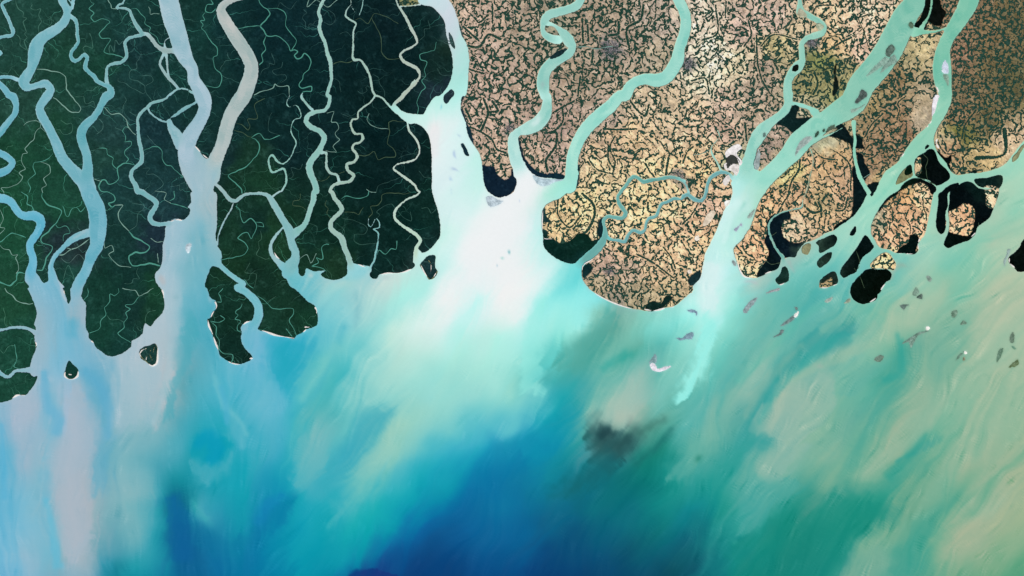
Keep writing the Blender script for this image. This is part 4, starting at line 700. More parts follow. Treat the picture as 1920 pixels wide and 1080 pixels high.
# ---- land and water outline
sea=poly_sd(parse(SEA)); riv=np.full((H+1,W+1),5.,np.float32)
RV=[]
for l in rows(RIV):
    c,p=l.split('|'); P=parse(p)
    for e in (0,-1):                                     # rivers run on past the sheet's edge
        q=P[e]; b=P[1 if e==0 else -2]; d=(q-b)[:2]/ (np.hypot(*(q-b)[:2])+1e-6)
        if -160<q[1]<0 and abs(q[1])<30: d=(d+[0,-1.2]); ex=q[:2]+d/abs(d[1])*(q[1]+190)
        elif -160<q[0]<0 and abs(q[0])<30: d=(d+[-1.2,0]); ex=q[:2]+d/abs(d[0])*(q[0]+190)
        else: continue
        mid_=(q[:2]+ex)/2+rng.normal(0,12,2); new=np.array([[*mid_,q[2]],[*ex,q[2]]])
        P=np.vstack([new[::-1],P]) if e==0 else np.vstack([P,new])
    P=smooth(P)
    cs=[np.array([float(v) for v in q.split(',')]) for q in c.split('>')]
    RV.append((cs[0],cs[-1],P)); stroke_sd(riv,P)
land=np.minimum(sea,riv)
rough=fnoise(2.5,12,seed=3)*.28+fnoise(10,60,seed=4)*.2
land=np.minimum(land,4)+rough*.9*(np.abs(land)<4.9)
IS=[];islm=np.full((H+1,W+1),-5.,np.float32)
for l in rows(ISL):
    nm,kind,lab,p=(l.split('|')[0].split(';')+[l.split('|')[1]])
    P=parse(p); 
    if np.ptp(P[:,0])<2: continue
    s=-poly_sd(P)+rough*.7; s=np.where(s<-4.,-5,s); IS.append((nm,kind,lab,P,s)); islm=np.maximum(islm,s)
cut=np.full((H+1,W+1),5.,np.float32)
land=np.maximum(land,islm)
mask=land>0
# ---- connected pieces (run based union find)
def label(m):
    par=[0]
    def find(a):
        while par[a]!=a: par[a]=par[par[a]]; a=par[a]
        return a
    L=np.zeros(m.shape,np.int32); prev=[]
    for r in range(m.shape[0]):
        d=np.diff(np.r_[0,m[r].view(np.int8),0]); st=np.nonzero(d==1)[0]; en=np.nonzero(d==-1)[0]
        cur=[];j=0
        for a,b in zip(st,en):
            lab=0
            while j<len(prev) and prev[j][1]<=a: j+=1
            k=j
            while k<len(prev) and prev[k][0]<b:
                q=find(prev[k][2])
                if lab==0: lab=q
                elif q!=lab: par[q]=lab
                k+=1
            if lab==0: lab=len(par); par.append(lab)
            cur.append((a,b,lab)); L[r,a:b]=lab
        prev=cur
    mp=np.array([find(i) for i in range(len(par))]); u,inv=np.unique(mp,return_inverse=True)
    return inv.astype(np.int32)[L]
LAB=label(mask)
# ---- canopy / farmland zones on the land
wood=np.zeros((H+1,W+1),np.float32)
bnd=parse('@abs 770,-200 @2,0 640,-20 @2,0 660,75 770,72 880,50 @2,0 1250,60 1400,500 1420,1000 @2,1 1300,200 1400,700 @2,2 1300,0 1300,900 @3,3 -300,300 @abs -220,900 -220,-200')
woodsd=-poly_sd(bnd,sm=False)                # western forest: positive inside
for l in rows(CAN): woodsd=np.maximum(woodsd,-poly_sd(parse(l))+rough*.8)
for nm,kind,lab,P,s in IS:
    if kind=='c': woodsd=np.where(s>-2,np.maximum(woodsd,2.5),woodsd)
    if kind=='f' : pass
for l in rows(FARM): woodsd=np.minimum(woodsd,poly_sd(parse(l))+rough)
beach=np.full((H+1,W+1),-5.,np.float32)
bs=np.full((H+1,W+1),5.,np.float32)
for l in rows(BEA):
    w,p=l.split('|'); P=smooth(parse(p)); w=float(w)*(1. if '@abs' in p else 1/6.)
    n=len(P); t=np.linspace(0,1,n); ww=w*(.75+.5*np.sin(t*9+n))*np.clip(np.minimum(t,1-t)*8,.3,1)
    stroke_sd(bs,np.c_[P,ww])
beach=-bs+rough*.25
# ---- labyrinth of tree belts along the village channels
def voronoi(sp,seed,wx,wy,ax=1.,ay=1.):
    """distance to the nearest cell border of a jittered lattice, and a random number per border"""
    r=np.random.default_rng(seed); nx=int(W/sp/ax)+12; ny=int(H/sp/ay)+12
    jx=r.random((ny,nx)).astype(np.float32)*.95; jy=r.random((ny,nx)).astype(np.float32)*.95; rv=r.random((ny,nx)).astype(np.float32)
    u=(gx+wx)/(sp*ax)+5; v=(gy+wy)/(sp*ay)+5; iu=np.floor(u).astype(int); iv=np.floor(v).astype(int)
    d1=np.full(u.shape,9e9,np.float32); d2=d1.copy(); r1=np.zeros_like(d1); r2=np.zeros_like(d1)
    for a in (-1,0,1):
        for b in (-1,0,1):
            ju=np.clip(iu+a,0,nx-1); jv=np.clip(iv+b,0,ny-1)
            d=np.hypot((ju+jx[jv,ju]-u)*ax,(jv+jy[jv,ju]-v)*ay).astype(np.float32); q=rv[jv,ju]
            c=d<d1; c2=(~c)&(d<d2)
            d2=np.where(c,d1,np.where(c2,d,d2)); r2=np.where(c,r1,np.where(c2,q,r2))
            d1=np.where(c,d,d1); r1=np.where(c,q,r1)
    k=(r1*7.3+r2*7.3)%1
    return k,r1
def network(kc,keep,sg=1.15):
    """true distance (in grid steps, small range) to the cell borders that carry trees"""
    k,c=kc; e=np.zeros(c.shape,np.float32)
    b=(c[:,1:]!=c[:,:-1])&(k[:,1:]<keep)&(k[:,:-1]<keep); e[:,1:]+=b*.5; e[:,:-1]+=b*.5
    b=(c[1:]!=c[:-1])&(k[1:]<keep)&(k[:-1]<keep); e[1:]+=b*.5; e[:-1]+=b*.5
    B=blur(np.minimum(e,1),sg)*sg*2.507
    return sg*np.sqrt(np.clip(-2*np.log(np.clip(B,1e-4,.999)),0,None))
def maze(k0,bw,its,seed,an=0.):
    """worm like ridges of even spacing, as the old distributary channels lie"""
    ky=np.fft.fftfreq(1440)[:,None]; kx=np.fft.rfftfreq(2304)[None]; k=np.hypot(kx,ky); f=np.exp(-((k-k0)/bw)**2)*2.2*(1-an+2*an*(kx/(k+1e-6))**2)
    n=np.random.default_rng(seed).standard_normal((1440,2304)).astype(np.float32)
    for it in range(its):
        n=np.fft.irfft2(np.fft.rfft2(np.tanh(n*1.3))*f,(1440,2304)).astype(np.float32); n/=n.std()
    return n[:H+1,:W+1]
def gauss(x,y,sx,sy): return np.exp(-((PX-x)/sx)**2-((PY-y)/sy)**2)
wid_=fnoise(5,30,seed=25)
w1=fnoise(5,16,seed=21); w2=fnoise(5,16,seed=22); w3=fnoise(16,80,seed=23); w4=fnoise(16,80,seed=24)
cA=voronoi(17.5,31,w1*1.7+w3*4,w2*1.7+w4*4,.68,1.5); cB=voronoi(17.5,36,w1*1.7+w3*4,w2*1.7+w4*4,1.5,.68)   # tall and wide plots by turns
cC=voronoi(13,33,w1*1.6+w3*3,w2*1.6+w4*3,.7,1.35); cD=voronoi(13,37,w1*1.6+w3*3,w2*1.6+w4*3,1.35,.7)
turn=fnoise(60,200,seed=28)+.25*wid_ >.1
c2=voronoi(9.,32,w1*1.2+w3*2,w2*1.2+w4*2)
wid=fnoise(5,30,seed=25); fine=fnoise(1.6,5,seed=26); wid2=fnoise(12,40,seed=27)
k2,cell=c2; mz=np.where(fnoise(50,160,seed=30)>.1,maze(1/27.,.015,4,11,.06),maze(1/26.,.015,4,12))
def bilin(A,x,y):
    x=np.clip(x,0,W-.01); y=np.clip(y,0,H-.01); i=x.astype(np.int32); j=y.astype(np.int32); fx=x-i; fy=y-j
    return (A[j,i]*(1-fx)+A[j,i+1]*fx)*(1-fy)+(A[j+1,i]*(1-fx)+A[j+1,i+1]*fx)*fy
mz=bilin(mz,gx+w1*1.5+w3*2.5,gy+w2*1.5+w4*2.5); ga,gb=np.gradient(mz); md=np.abs(mz)/(np.hypot(ga,gb)+.03)
gate=fnoise(7,26,seed=29)
big=np.maximum(1.5+.35*wid+.2*wid2-md-np.clip(-gate-1.35,0,1)*5,.4+wid*.3-np.where(turn,network(cA,.36),network(cB,.36)))
mid=-.02+wid2*.25+wid*.15-np.where(turn,network(cC,.3),network(cD,.3))
small=-.28+wid2*.2+wid*.15-network(c2,.35,.8)
dense=1.0*gauss(1870,120,150,220)+.3*gauss(1560,60,70,60)+.5*gauss(1790,230,110,90)+.3*gauss(1500,190,90,60)+.5*gauss(1545,135,50,45)+.55*gauss(1120,80,190,90)+.5*gauss(930,150,60,150)+.25*gauss(1400,120,100,120)+.4*gauss(1180,560,120,30)-.35*gauss(1330,130,60,60)-.3*gauss(1230,300,120,90)+.25*gauss(1760,60,40,60)
# the plain of small square plots in the north east
grid=np.maximum(1.3-np.abs((gx+w1*1.5+w3*3)%11-5.5),1.3-np.abs((gy+w2*1.5+w4*3)%10-5.))+wid*.9
ge=np.clip(gauss(1860,100,90,130)*2.2-.4,0,1)
belt=np.maximum(np.maximum(big,mid),small)+fine*.26+dense*.42
belt=belt*(1-ge)+(np.maximum(grid,small)+fine*.6+.25)*ge
bl=np.full((H+1,W+1),5.,np.float32)
for l in rows(BEL):
    w,p=l.split('|'); P=smooth(parse(p)); P=P+0.; 
    stroke_sd(bl,np.c_[P,np.full(len(P),float(w)/6.)])
belt=np.where(bl<1.6,-2,belt)               # a clear strip keeps the traced belts legible
belt=np.maximum(belt,-bl*1.1+.2+fine*.5+wid*.3)
# bare mud along the river banks and fields kept open
land_in=blur(np.clip(land,-1,4.9),1.5)
open_=np.clip(gauss(1740,215,26,30)*1.6,0,1)+gauss(1885,290,45,22)+gauss(1725,95,36,30)*.6+gauss(1545,270,36,20)*.9+gauss(1635,340,10,16)
belt=belt-open_*2.2
# ---- colours (display values as on the printed map, turned to linear reflectance when used)
def pts(s):
    a=[];c=[]
    for t in s.split():
        q,v=t.split(':'); a.append([float(x) for x in q.split(',')]); c.append([float(x) for x in v.split(',')])
    return np.array(a,np.float32),np.array(c,np.float32)
def shepard(a,c,stretch,angf,pw=2.2,eps=14.,st=8):
    xs=np.arange(0,W+1,st); ys=np.arange(0,H+1,st); GX,GY=np.meshgrid(xs+X0,ys+Y0)
    an=angf(GX,GY); ca,sa=np.cos(an),np.sin(an); num=np.zeros(GX.shape+(3,)); den=np.zeros(GX.shape)
    for (x,y),v in zip(a,c):
        dx,dy=GX-x,GY-y; u=(dx*ca+dy*sa)/stretch; w_=-dx*sa+dy*ca
        w=1/(u*u+w_*w_+eps*eps)**pw; num+=w[...,None]*v; den+=w
    return num/den[...,None]
def rbf(a,c,wx_,lam=6.,st=8):
    """smooth surface through scattered samples (linear kernel, a little smoothing)"""
    x,y=wx_(a[:,0],a[:,1]); P=np.c_[x,y].astype(float); n=len(P)
    D=np.hypot(P[:,None,0]-P[None,:,0],P[:,None,1]-P[None,:,1]); M=np.zeros((n+3,n+3)); M[:n,:n]=-D+np.eye(n)*lam
    T=np.c_[np.ones(n),P/1000.]; M[:n,n:]=T; M[n:,:n]=T.T; w=np.linalg.solve(M,np.vstack([c,np.zeros((3,3))]))
    gxx,gyy=np.meshgrid(np.arange(0,W+1,st)+X0,np.arange(0,H+1,st)+Y0)
    cx_=np.clip(gxx,-10,1930); cy_=np.clip(gyy,-10,1090); u,v=wx_(cx_.astype(float),cy_.astype(float)); out=np.zeros(gxx.shape+(3,))
    for i in range(n): out-=np.hypot(u-P[i,0],v-P[i,1])[...,None]*w[i]
    return out+w[n]+u[...,None]/1000*w[n+1]+v[...,None]/1000*w[n+2]
def sample(g,st,x,y):
    u=np.clip(x/st,0,g.shape[1]-1.001); v=np.clip(y/st,0,g.shape[0]-1.001); i=u.astype(int);j=v.astype(int); fu=(u-i)[...,None];fv=(v-j)[...,None]
    return (g[j,i]*(1-fu)+g[j,i+1]*fu)*(1-fv)+(g[j+1,i]*(1-fu)+g[j+1,i+1]*fu)*fv
def wide_sd(P,pad):
    """signed distance with a wide range, worked on every second grid step"""
    Q=smooth(P,4.,True); m=poly_mask(Q); sd=np.full((H+1,W+1),float(pad),np.float32)
    stroke_sd(sd,np.c_[np.vstack([Q,Q[:1]]),np.zeros(len(Q)+1)],pad); return np.where(m,-sd,sd)
def bil(A,x,y):
    x=np.clip(x,0,A.shape[1]-1.001); y=np.clip(y,0,A.shape[0]-1.001); i=x.astype(np.int32); j=y.astype(np.int32); fx=x-i; fy=y-j
    return (A[j,i]*(1-fx)+A[j,i+1]*fx)*(1-fy)+(A[j+1,i]*(1-fx)+A[j+1,i+1]*fx)*fy
def currents():
    """water drawn out along a wandering current (line integral through noise), on every second grid step"""
    X=PX[::2,::2]; Y=PY[::2,::2]
    le=np.clip((620-X)/240,0,1); a=2.13*(1-le)+1.60*le
    a=a+.22*fnoise(80,300,seed=81)[::2,::2]+.17*fnoise(24,80,seed=82)[::2,::2]+.30*np.clip((700-Y)/250,0,1)*np.clip((X-1350)/300,0,1)
    a=a-.25*np.exp(-((X-1180)/120)**2-((Y-640)/90)**2)
    vx=np.cos(a).astype(np.float32); vy=np.sin(a).astype(np.float32)
    N=[fnoise(2.2,7,seed=83)[::2,::2],fnoise(6,26,seed=84)[::2,::2],fnoise(16,60,seed=85)[::2,::2]]
    S=[n.copy() for n in N]; iy,ix=np.mgrid[0:X.shape[0],0:X.shape[1]].astype(np.float32)
    for sgn in (1,-1):
        x=ix.copy(); y=iy.copy()
        for k in range(26):
            h=1.6+k*.09; u=bil(vx,x,y); v=bil(vy,x,y); x+=sgn*u*h; y+=sgn*v*h
            if k<16: S[0]+=bil(N[0],x,y)
            S[1]+=bil(N[1],x,y)
            if k%2: S[2]+=bil(N[2],x,y)
    out=[]
    for n in S:
        n=(n-n.mean())/n.std(); yy=gy/2.; xx=gx/2.; out.append(bil(n,xx,yy).astype(np.float32))
    return out
def watercolor():
    a,c=pts(WAT); # slanted coordinates: along the current things change slowly
    slant=lambda x,y:(x+.60*(y-600)*np.clip((x-420)/260,0,1),y*.62)
    g=np.clip(rbf(a,c,slant,5.),2,244)
    f0,f1,f2=currents()
    le=np.clip((560-PX)/160,0,1)
    seaw=np.clip(-blur(np.clip(land,-5,5),6)/4,0,1)      # calm inside the rivers
    wx=(fnoise(50,200,seed=41)*5+f2*3+f1*2.2+f0*1.3)*seaw; wy=(fnoise(50,200,seed=42)*5+f2*1.2)*seaw
    C=sample(g,8,gx+wx,gy+wy).astype(np.float32)
    ri=np.clip((PX-1150)/250,0,1)
    softn=np.exp(.55*fnoise(30,120,seed=57)); lf=f1*.9+f2*.8+wid2*.6
    for l in rows(PLM):
        h,p=l.split('|'); c,o,sf=h.split(' '); c=np.array([float(v) for v in c.split(',')]); o=float(o); sf=float(sf); pd=sf*2.6+3
        D=wide_sd(parse(p),pd); ys,xs=np.nonzero(D<pd-.01); s=(slice(ys.min(),ys.max()+1),slice(xs.min(),xs.max()+1))
        D2=D[s]+lf[s]*min(sf*.5,3.6); A=np.clip(.5-D2/(sf*softn[s]*1.5)/2,0,1); A=A*A*(3-2*A)*o; A=A*np.clip((pd-np.abs(np.maximum(D[s],0)))/4,0,1)
        C[s]=C[s]*(1-A[...,None])+c*A[...,None]
    big_=fnoise(40,180,seed=54); lum=1-.6*np.clip((C.mean(2)-185)/35,0,1)
    amp=(1.7+2.0*ri+.6*le)*np.clip(.55+.6*fnoise(18,80,seed=59),.1,2.2)*(seaw*.9+.1)*np.clip(.8+.4*big_,.2,1.7)*lum
    C+=((f0*.8+f1*.9)*amp)[...,None]*np.array([1.35,.6,.5],np.float32)
    C+=(f2*(1.2+1.4*ri+.5*le)*seaw*lum)[...,None]*np.array([1.7,.45,.15],np.float32)
    st=f1*.5; s1=f1
    dk=np.clip((60-C[...,0])/60,0,1); C[...,2]*=1-.06*dk; C[...,0]*=1-.35*dk; m_=C.mean(2,keepdims=True); C=m_+(C-m_)*(1-.13*ri[...,None]-.10*np.clip((520-PX)/200,0,1)[...,None]); C+=(ri*np.clip((C[...,1]-160)/20,0,1)*np.clip((C[...,1]-C[...,2]-24)/16,0,1))[...,None]*np.array([5,-4,7.]); NS=fnoise(2.5,16,seed=58)
    for c0,c1,P in RV:                                   # the rivers carry their own silt
        L=len(P)-1; ends=[1.,1.]
        for e,p in ((0,P[0]),(1,P[-1])):
            if -150<p[0]<2070 and -150<p[1]: ends[e]=0.
        seg=np.hypot(*np.diff(P[:,:2],axis=0).T).sum()
        def cb(s,d,t):
            f=t/L; a=np.clip(.5-d/4,0,1)
            dist=f*seg; fd=12+P[:,2].mean()*.6
            if ends[0]==0: a=a*np.clip(dist/fd,0,1)
            if ends[1]==0: a=a*np.clip((seg-dist)/fd,0,1)
            old=AW[s]; up=a>old
            off=segs.side; k=bil(NS,500+dist*.10+c0[0]*3,600+off*1.1)*np.clip(P[:,2].mean()/14,.25,1)*5.5
            col=c0+(c1-c0)*f[...,None]+k[...,None]*np.array([1.5,.75,.7])
            RC[s]=np.where(up[...,None],col,RC[s]); AW[s]=np.maximum(old,a)
        RC=np.zeros_like(C); AW=np.zeros(C.shape[:2],np.float32)
        segs(P,6,cb)
        ys,xs=np.nonzero(AW>0)
        if len(ys)==0: continue
        s=(slice(ys.min(),ys.max()+1),slice(xs.min(),xs.max()+1))
        A=AW[s][...,None]; C[s]=C[s]*(1-A)+RC[s]*A
    for l in rows(CUR):
        h,p=l.split('|'); c,o,sf=h.split(' '); c=np.array([float(v) for v in c.split(',')]); o=float(o); sf=float(sf)
        P=smooth(parse(p)); D=np.full(C.shape[:2],99.,np.float32); L=len(P)-1
        E=np.zeros_like(D)
        def cb(s,d,t):
            e=np.clip(np.minimum(t,L-t)*3/(sf+4),0,1); q=d<D[s]; E[s]=np.where(q,e,E[s]); D[s]=np.minimum(D[s],d)
        segs(P,sf*2.2,cb); D=D+wid2*sf*.12+s1*sf*.12
        A=(o/(1+np.exp(np.clip(D/sf*2.6,-30,30)))*np.clip(E+.15,0,1))[...,None]; A[D>sf*2.2]=0
        C=C*(1-A)+c*A
    for nm,kind,lab,P,s in IS: pass
    return np.clip(C,2,248)
FLDC="""760,-40:120,120,72 900,40:178,150,128 900,150:175,146,126 930,250:180,150,128 940,320:185,155,128 1000,60:160,138,115 1000,150:165,140,118 1100,40:158,136,112 1100,150:155,134,110 1180,80:162,140,118 1240,40:170,150,130 1240,110:165,148,120 1040,230:160,132,115 1040,300:180,150,130 1130,220:175,150,130 1200,200:195,170,135 1150,270:200,165,125 1200,260:205,170,125 1130,330:215,185,135 1230,330:225,190,135 1260,250:205,175,135 1270,200:190,165,130 1060,400:215,180,125 1100,390:225,195,135 1200,400:225,190,132 1260,380:225,192,138 1150,430:225,190,140 1260,460:222,180,132 1180,470:215,172,128 1140,500:185,150,125 1180,500:172,145,120 1230,510:205,168,125 1130,540:165,145,110 1200,550:165,148,112 1250,550:185,160,115 1290,480:218,178,132 1310,420:215,168,125 1340,390:200,160,130 1330,460:222,180,128 1300,40:205,185,160 1340,110:225,210,180 1320,150:215,200,165 1400,60:185,155,135 1450,40:190,160,140 1380,120:210,190,150 1430,120:170,145,120 1450,90:178,162,108 1500,60:200,175,135 1400,200:178,152,125 1360,200:190,160,135 1300,220:210,175,138 1360,250:185,150,125 1340,290:215,175,130 1300,300:218,180,130 1420,160:165,142,118 1570,40:212,178,135 1560,80:200,165,115 1620,20:220,190,155 1600,50:215,180,145 1540,120:115,122,62 1580,140:150,140,88 1520,160:140,132,80 1570,180:130,130,75 1610,90:215,175,145 1520,200:160,150,110 1640,180:150,128,82 1680,150:145,115,75 1700,110:160,145,100 1730,80:185,165,115 1740,180:165,145,112 1730,230:165,148,118 1680,220:150,118,82 1650,290:148,115,80 1680,260:155,120,85 1700,250:135,100,68 1800,40:130,98,68 1850,60:120,96,62 1800,100:140,104,76 1860,120:105,90,55 1900,40:100,88,55 1900,150:90,84,50 1820,170:115,95,62 1800,220:130,102,68 1800,250:105,105,45 1850,230:105,92,55 1890,270:195,165,125 1900,300:212,185,145 1860,300:190,160,105 1780,280:175,135,95 1770,260:180,160,115 1830,310:165,140,90 1790,40:150,118,85 1460,240:165,140,118 1440,280:155,132,115 1500,210:180,165,130 1540,265:160,158,122 1560,300:190,150,100 1520,300:205,160,110 1480,320:195,180,110 1500,370:200,155,110 1540,380:175,150,100 1580,360:195,152,112 1560,420:200,160,115 1590,330:190,150,110 1440,390:215,165,115 1430,420:215,165,115 1420,470:222,165,118 1405,510:235,200,145 1480,430:215,185,145 1500,450:210,175,135 1700,370:205,150,95 1690,400:195,145,100 1680,430:210,160,115 1720,420:225,170,125 1660,440:205,155,115 1735,370:235,190,140 1640,420:170,160,125 1722,320:190,160,115 1790,410:235,180,130 1810,400:225,165,115 1860,370:230,190,145 1650,490:240,205,140 1555,530:160,135,90 1695,345:170,140,90 1690,340:165,155,100 1350,350:205,165,125 1370,310:160,160,120 1380,300:150,155,120 1330,330:215,175,120 1010,310:185,155,128 1045,58:140,135,110"""
WODC="""-60,100:30,76,62 20,40:32,76,62 60,60:30,74,60 130,100:28,74,56 60,200:34,78,62 100,250:28,76,54 170,60:28,70,58 220,40:24,66,58 200,130:24,72,54 230,150:26,66,60 100,300:26,76,54 30,300:26,76,52 30,450:28,82,56 20,400:28,84,56 120,400:28,82,58 20,560:30,82,56 40,650:26,78,58 20,720:26,78,58 140,280:26,70,58 250,100:22,58,56 200,250:32,72,66 220,350:26,66,62 190,300:30,72,60 270,300:24,62,60 250,400:26,66,60 210,450:22,62,54 200,540:20,64,50 240,520:18,56,48 200,620:22,70,54 230,640:20,64,54 250,580:20,58,50 290,580:24,68,48 300,550:24,72,48 290,240:22,56,58 310,200:22,60,56 300,380:28,66,66 300,440:28,52,60 140,470:36,60,58 120,445:30,52,54 130,520:26,74,60 340,150:20,62,54 340,30:20,58,50 370,60:20,62,54 380,150:20,58,52 390,220:20,58,52 430,60:16,52,50 440,230:16,52,50 420,300:20,52,50 470,290:22,58,42 450,320:22,60,42 450,200:14,46,44 520,60:12,44,46 500,140:12,44,44 560,100:10,42,42 550,180:10,42,42 520,240:12,44,42 500,340:24,66,44 550,300:12,42,42 560,340:16,50,40 590,60:14,46,48 620,250:12,42,42 450,390:20,56,42 480,420:16,50,42 440,430:22,60,42 510,430:26,66,42 550,410:20,56,38 530,470:24,64,40 580,450:16,52,40 600,500:22,60,42 620,500:26,62,40 450,510:22,60,38 480,520:18,52,38 420,560:18,56,42 450,600:16,52,38 440,650:14,48,38 540,580:22,60,42 510,590:24,66,48 580,600:22,68,46 530,620:20,60,44 570,560:16,50,36 660,60:10,40,40 720,60:10,36,38 700,100:8,36,36 760,100:8,36,36 800,60:10,40,38 830,120:16,46,40 840,90:22,52,40 720,200:8,36,34 700,250:6,34,34 760,280:8,36,36 800,290:10,38,34 700,330:8,36,34 640,300:10,42,38 760,420:8,42,36 800,390:12,46,38 690,420:10,42,36 640,440:14,52,40 700,500:12,46,40 740,480:10,42,36 780,500:30,56,50 600,420:12,46,36 940,340:14,36,50 960,350:14,36,50 1010,320:16,44,56 1050,330:16,48,56 870,240:22,54,64 1080,460:8,44,34 1090,450:10,48,36 1040,470:8,44,36 1022,400:28,64,60 1130,420:14,44,48 1100,505:16,52,50 1230,575:14,44,36 1300,520:22,52,52 1500,220:12,38,36 1470,240:12,40,36 1375,300:60,70,62 1600,280:8,26,26 1620,320:8,26,28 1460,440:6,24,32 1470,465:6,22,32 1440,490:6,22,26 1430,505:8,26,28 1740,350:4,12,14 1750,320:2,10,10 1830,400:2,14,16 1840,350:8,32,28 1770,400:2,12,12 1800,380:2,12,14 1620,480:2,16,14 1630,540:2,14,8 1590,450:2,16,18 1650,530:2,12,6 1700,460:2,18,16 1740,480:2,18,16 1790,460:2,14,10 1900,490:4,14,10 1740,40:8,18,14 1755,20:10,16,12 1550,490:30,50,42 1467,520:20,52,42 1490,128:12,22,14 1510,468:60,90,70 1542,488:26,54,40 1708,328:6,30,16 1905,295:70,92,70 130,690:20,66,54 280,660:26,64,56 850,70:60,90,90 840,180:30,52,58 800,500:24,56,56"""
def lin(c):
    c=np.clip(np.asarray(c,float)/255,0,1); return np.where(c<=.04045,c/12.92,((c+.055)/1.055)**2.4)
noang=lambda x,y:0*x
def fieldcolor():
    a,c=pts(FLDC); g=shepard(a,c,1.,noang,eps=10); C=sample(g,8,gx+w3*4,gy+w4*4).astype(np.float32)
    v=(cell-.5)*2; n=fnoise(1.5,6,seed=61); m=fnoise(8,50,seed=62)
    C*=(1+.09*v+.05*m+.07*n)[...,None]; C+=(((k2*13)%1-.5)*12)[...,None]*np.array([.4,.5,1.],np.float32)
    C+=(np.clip(fnoise(3,30,seed=63)-1.3,0,1)*26)[...,None]                      # bright bare plots
    sp=np.clip(fine-1.25,0,1.2)[...,None]; C=C*(1-sp*.5)+np.array([60,84,62])*sp*.5
    m_=C.mean(2,keepdims=True); C=m_+(C-m_)*.80; C=C*1.08+8
    edge=np.clip(1-np.clip(land,0,6)/3.2,0,1)[...,None]*.45                     # damp silt on the bank
    C=C*(1-edge)+np.array([165,160,138])*edge
    for x,y,r,o in ((1145,92,24,.8),(1290,120,16,.7),(1282,25,8,.3),(1522,80,15,.75),(1143,508,12,.55),(1270,330,14,.6),(1285,345,14,.5),(955,242,16,.35),(1155,560,22,.35)):
        k=np.clip(np.exp(-((PX-x)**2+(PY-y)**2)/(r*r))*1.5*(1+.3*wid)-.15,0,1)*o
        C=C*(1-k[...,None])+(np.array([112,112,118])+fine[...,None]*26)*k[...,None]
    return np.clip(C,20,245)
def woodcolor():
    a,c=pts(WODC); g=shepard(a,c,1.,noang,eps=16); C=sample(g,8,gx+w3*5,gy+w4*5).astype(np.float32)
    v=fnoise(4,20,seed=71)*.5+fnoise(20,90,seed=72)*.6+fine*.12
    C*=(1+.05*v)[...,None]; C+=((v*1.9+fine*.6)*np.clip((40-C.mean(2))/30,.35,1))[...,None]
    e4=network(voronoi(20,34,w1*2.6+w3*6,w2*2.6+w4*6),.5); e5=network(voronoi(9,35,w1*2+w3*4,w2*2+w4*4),.28,.8)
    t=np.maximum(np.clip(1-e4/1.0,0,1)*.6,np.clip(1-e5/.9,0,1)*.3)*np.clip(.6+.5*wid2,0,1.3)
    C+=(t*np.clip(C.mean(2)-4,0,30)/30)[...,None]*np.array([20,27,25],np.float32)        # silted runnels under the trees
    return np.clip(C*np.array([.93,.86,.92]),1,200)
#BUILD
# ------------------------------------------------------------------ materials
def mat(name,rough=.9,spec=.1,grain=.10,scale=9.,bump=0.,detail=4):
    m=bpy.data.materials.new(name); m.use_nodes=True; n=m.node_tree; L=n.links; b=n.nodes['Principled BSDF']
    b.inputs['Roughness'].default_value=rough; b.inputs['Specular IOR Level'].default_value=spec
    at=n.nodes.new('ShaderNodeAttribute'); at.attribute_name='col'; ge=n.nodes.new('ShaderNodeNewGeometry')
    no=n.nodes.new('ShaderNodeTexNoise'); no.inputs['Scale'].default_value=scale; no.inputs['Detail'].default_value=detail; no.inputs['Roughness'].default_value=.65
    L.new(ge.outputs['Position'],no.inputs['Vector'])
    mr=n.nodes.new('ShaderNodeMapRange'); mr.inputs[1].default_value=.25; mr.inputs[2].default_value=.75; mr.inputs[3].default_value=1-grain; mr.inputs[4].default_value=1+grain
    L.new(no.outputs[0],mr.inputs[0]); vm=n.nodes.new('ShaderNodeVectorMath'); vm.operation='SCALE'
    L.new(at.outputs['Color'],vm.inputs[0]); L.new(mr.outputs[0],vm.inputs['Scale']); L.new(vm.outputs[0],b.inputs['Base Color'])
    if bump:
        bp=n.nodes.new('ShaderNodeBump'); bp.inputs['Strength'].default_value=bump; bp.inputs['Distance'].default_value=.05
        L.new(no.outputs[0],bp.inputs['Height']); L.new(bp.outputs[0],b.inputs['Normal'])
    return m
M_water=mat('silty_water',.6,.03,.015,1.6); M_field=mat('field_soil',.95,.02,.17,11.,.0); M_wood=mat('mangrove_leaves',.9,.02,.14,7.,.25)
M_belt=mat('village_tree_leaves',.9,.02,.25,9.,.2); M_sand=mat('beach_sand',.9,.1,.10,5.); M_creek=mat('creek_water',.6,.03,.04,3.); M_roof=mat('town_roofs',.8,.2,.1,12.)
# ------------------------------------------------------------------ meshes from fields
def mesh(name,co,tris,quads,rgb,m,parent=None,flat=True):
    me=bpy.data.meshes.new(name); me.vertices.add(len(co)); me.vertices.foreach_set('co',np.ascontiguousarray(co,np.float32).ravel())
    nt_,nq=len(tris),len(quads); loops=np.concatenate([np.asarray(tris,np.int32).ravel(),np.asarray(quads,np.int32).ravel()])
    me.loops.add(len(loops)); me.loops.foreach_set('vertex_index',loops); me.polygons.add(nt_+nq)
    me.polygons.foreach_set('loop_start',np.concatenate([np.arange(nt_)*3,nt_*3+np.arange(nq)*4]).astype(np.int32))
    me.update(calc_edges=True)
    a=me.attributes.new('col','FLOAT_COLOR','POINT'); a.data.foreach_set('color',np.c_[lin(rgb),np.ones(len(co))].astype(np.float32).ravel())
    me.materials.append(m); me.shade_flat() if flat else me.shade_smooth()
    o=bpy.data.objects.new(name,me); col.objects.link(o); o.parent=parent
    return o
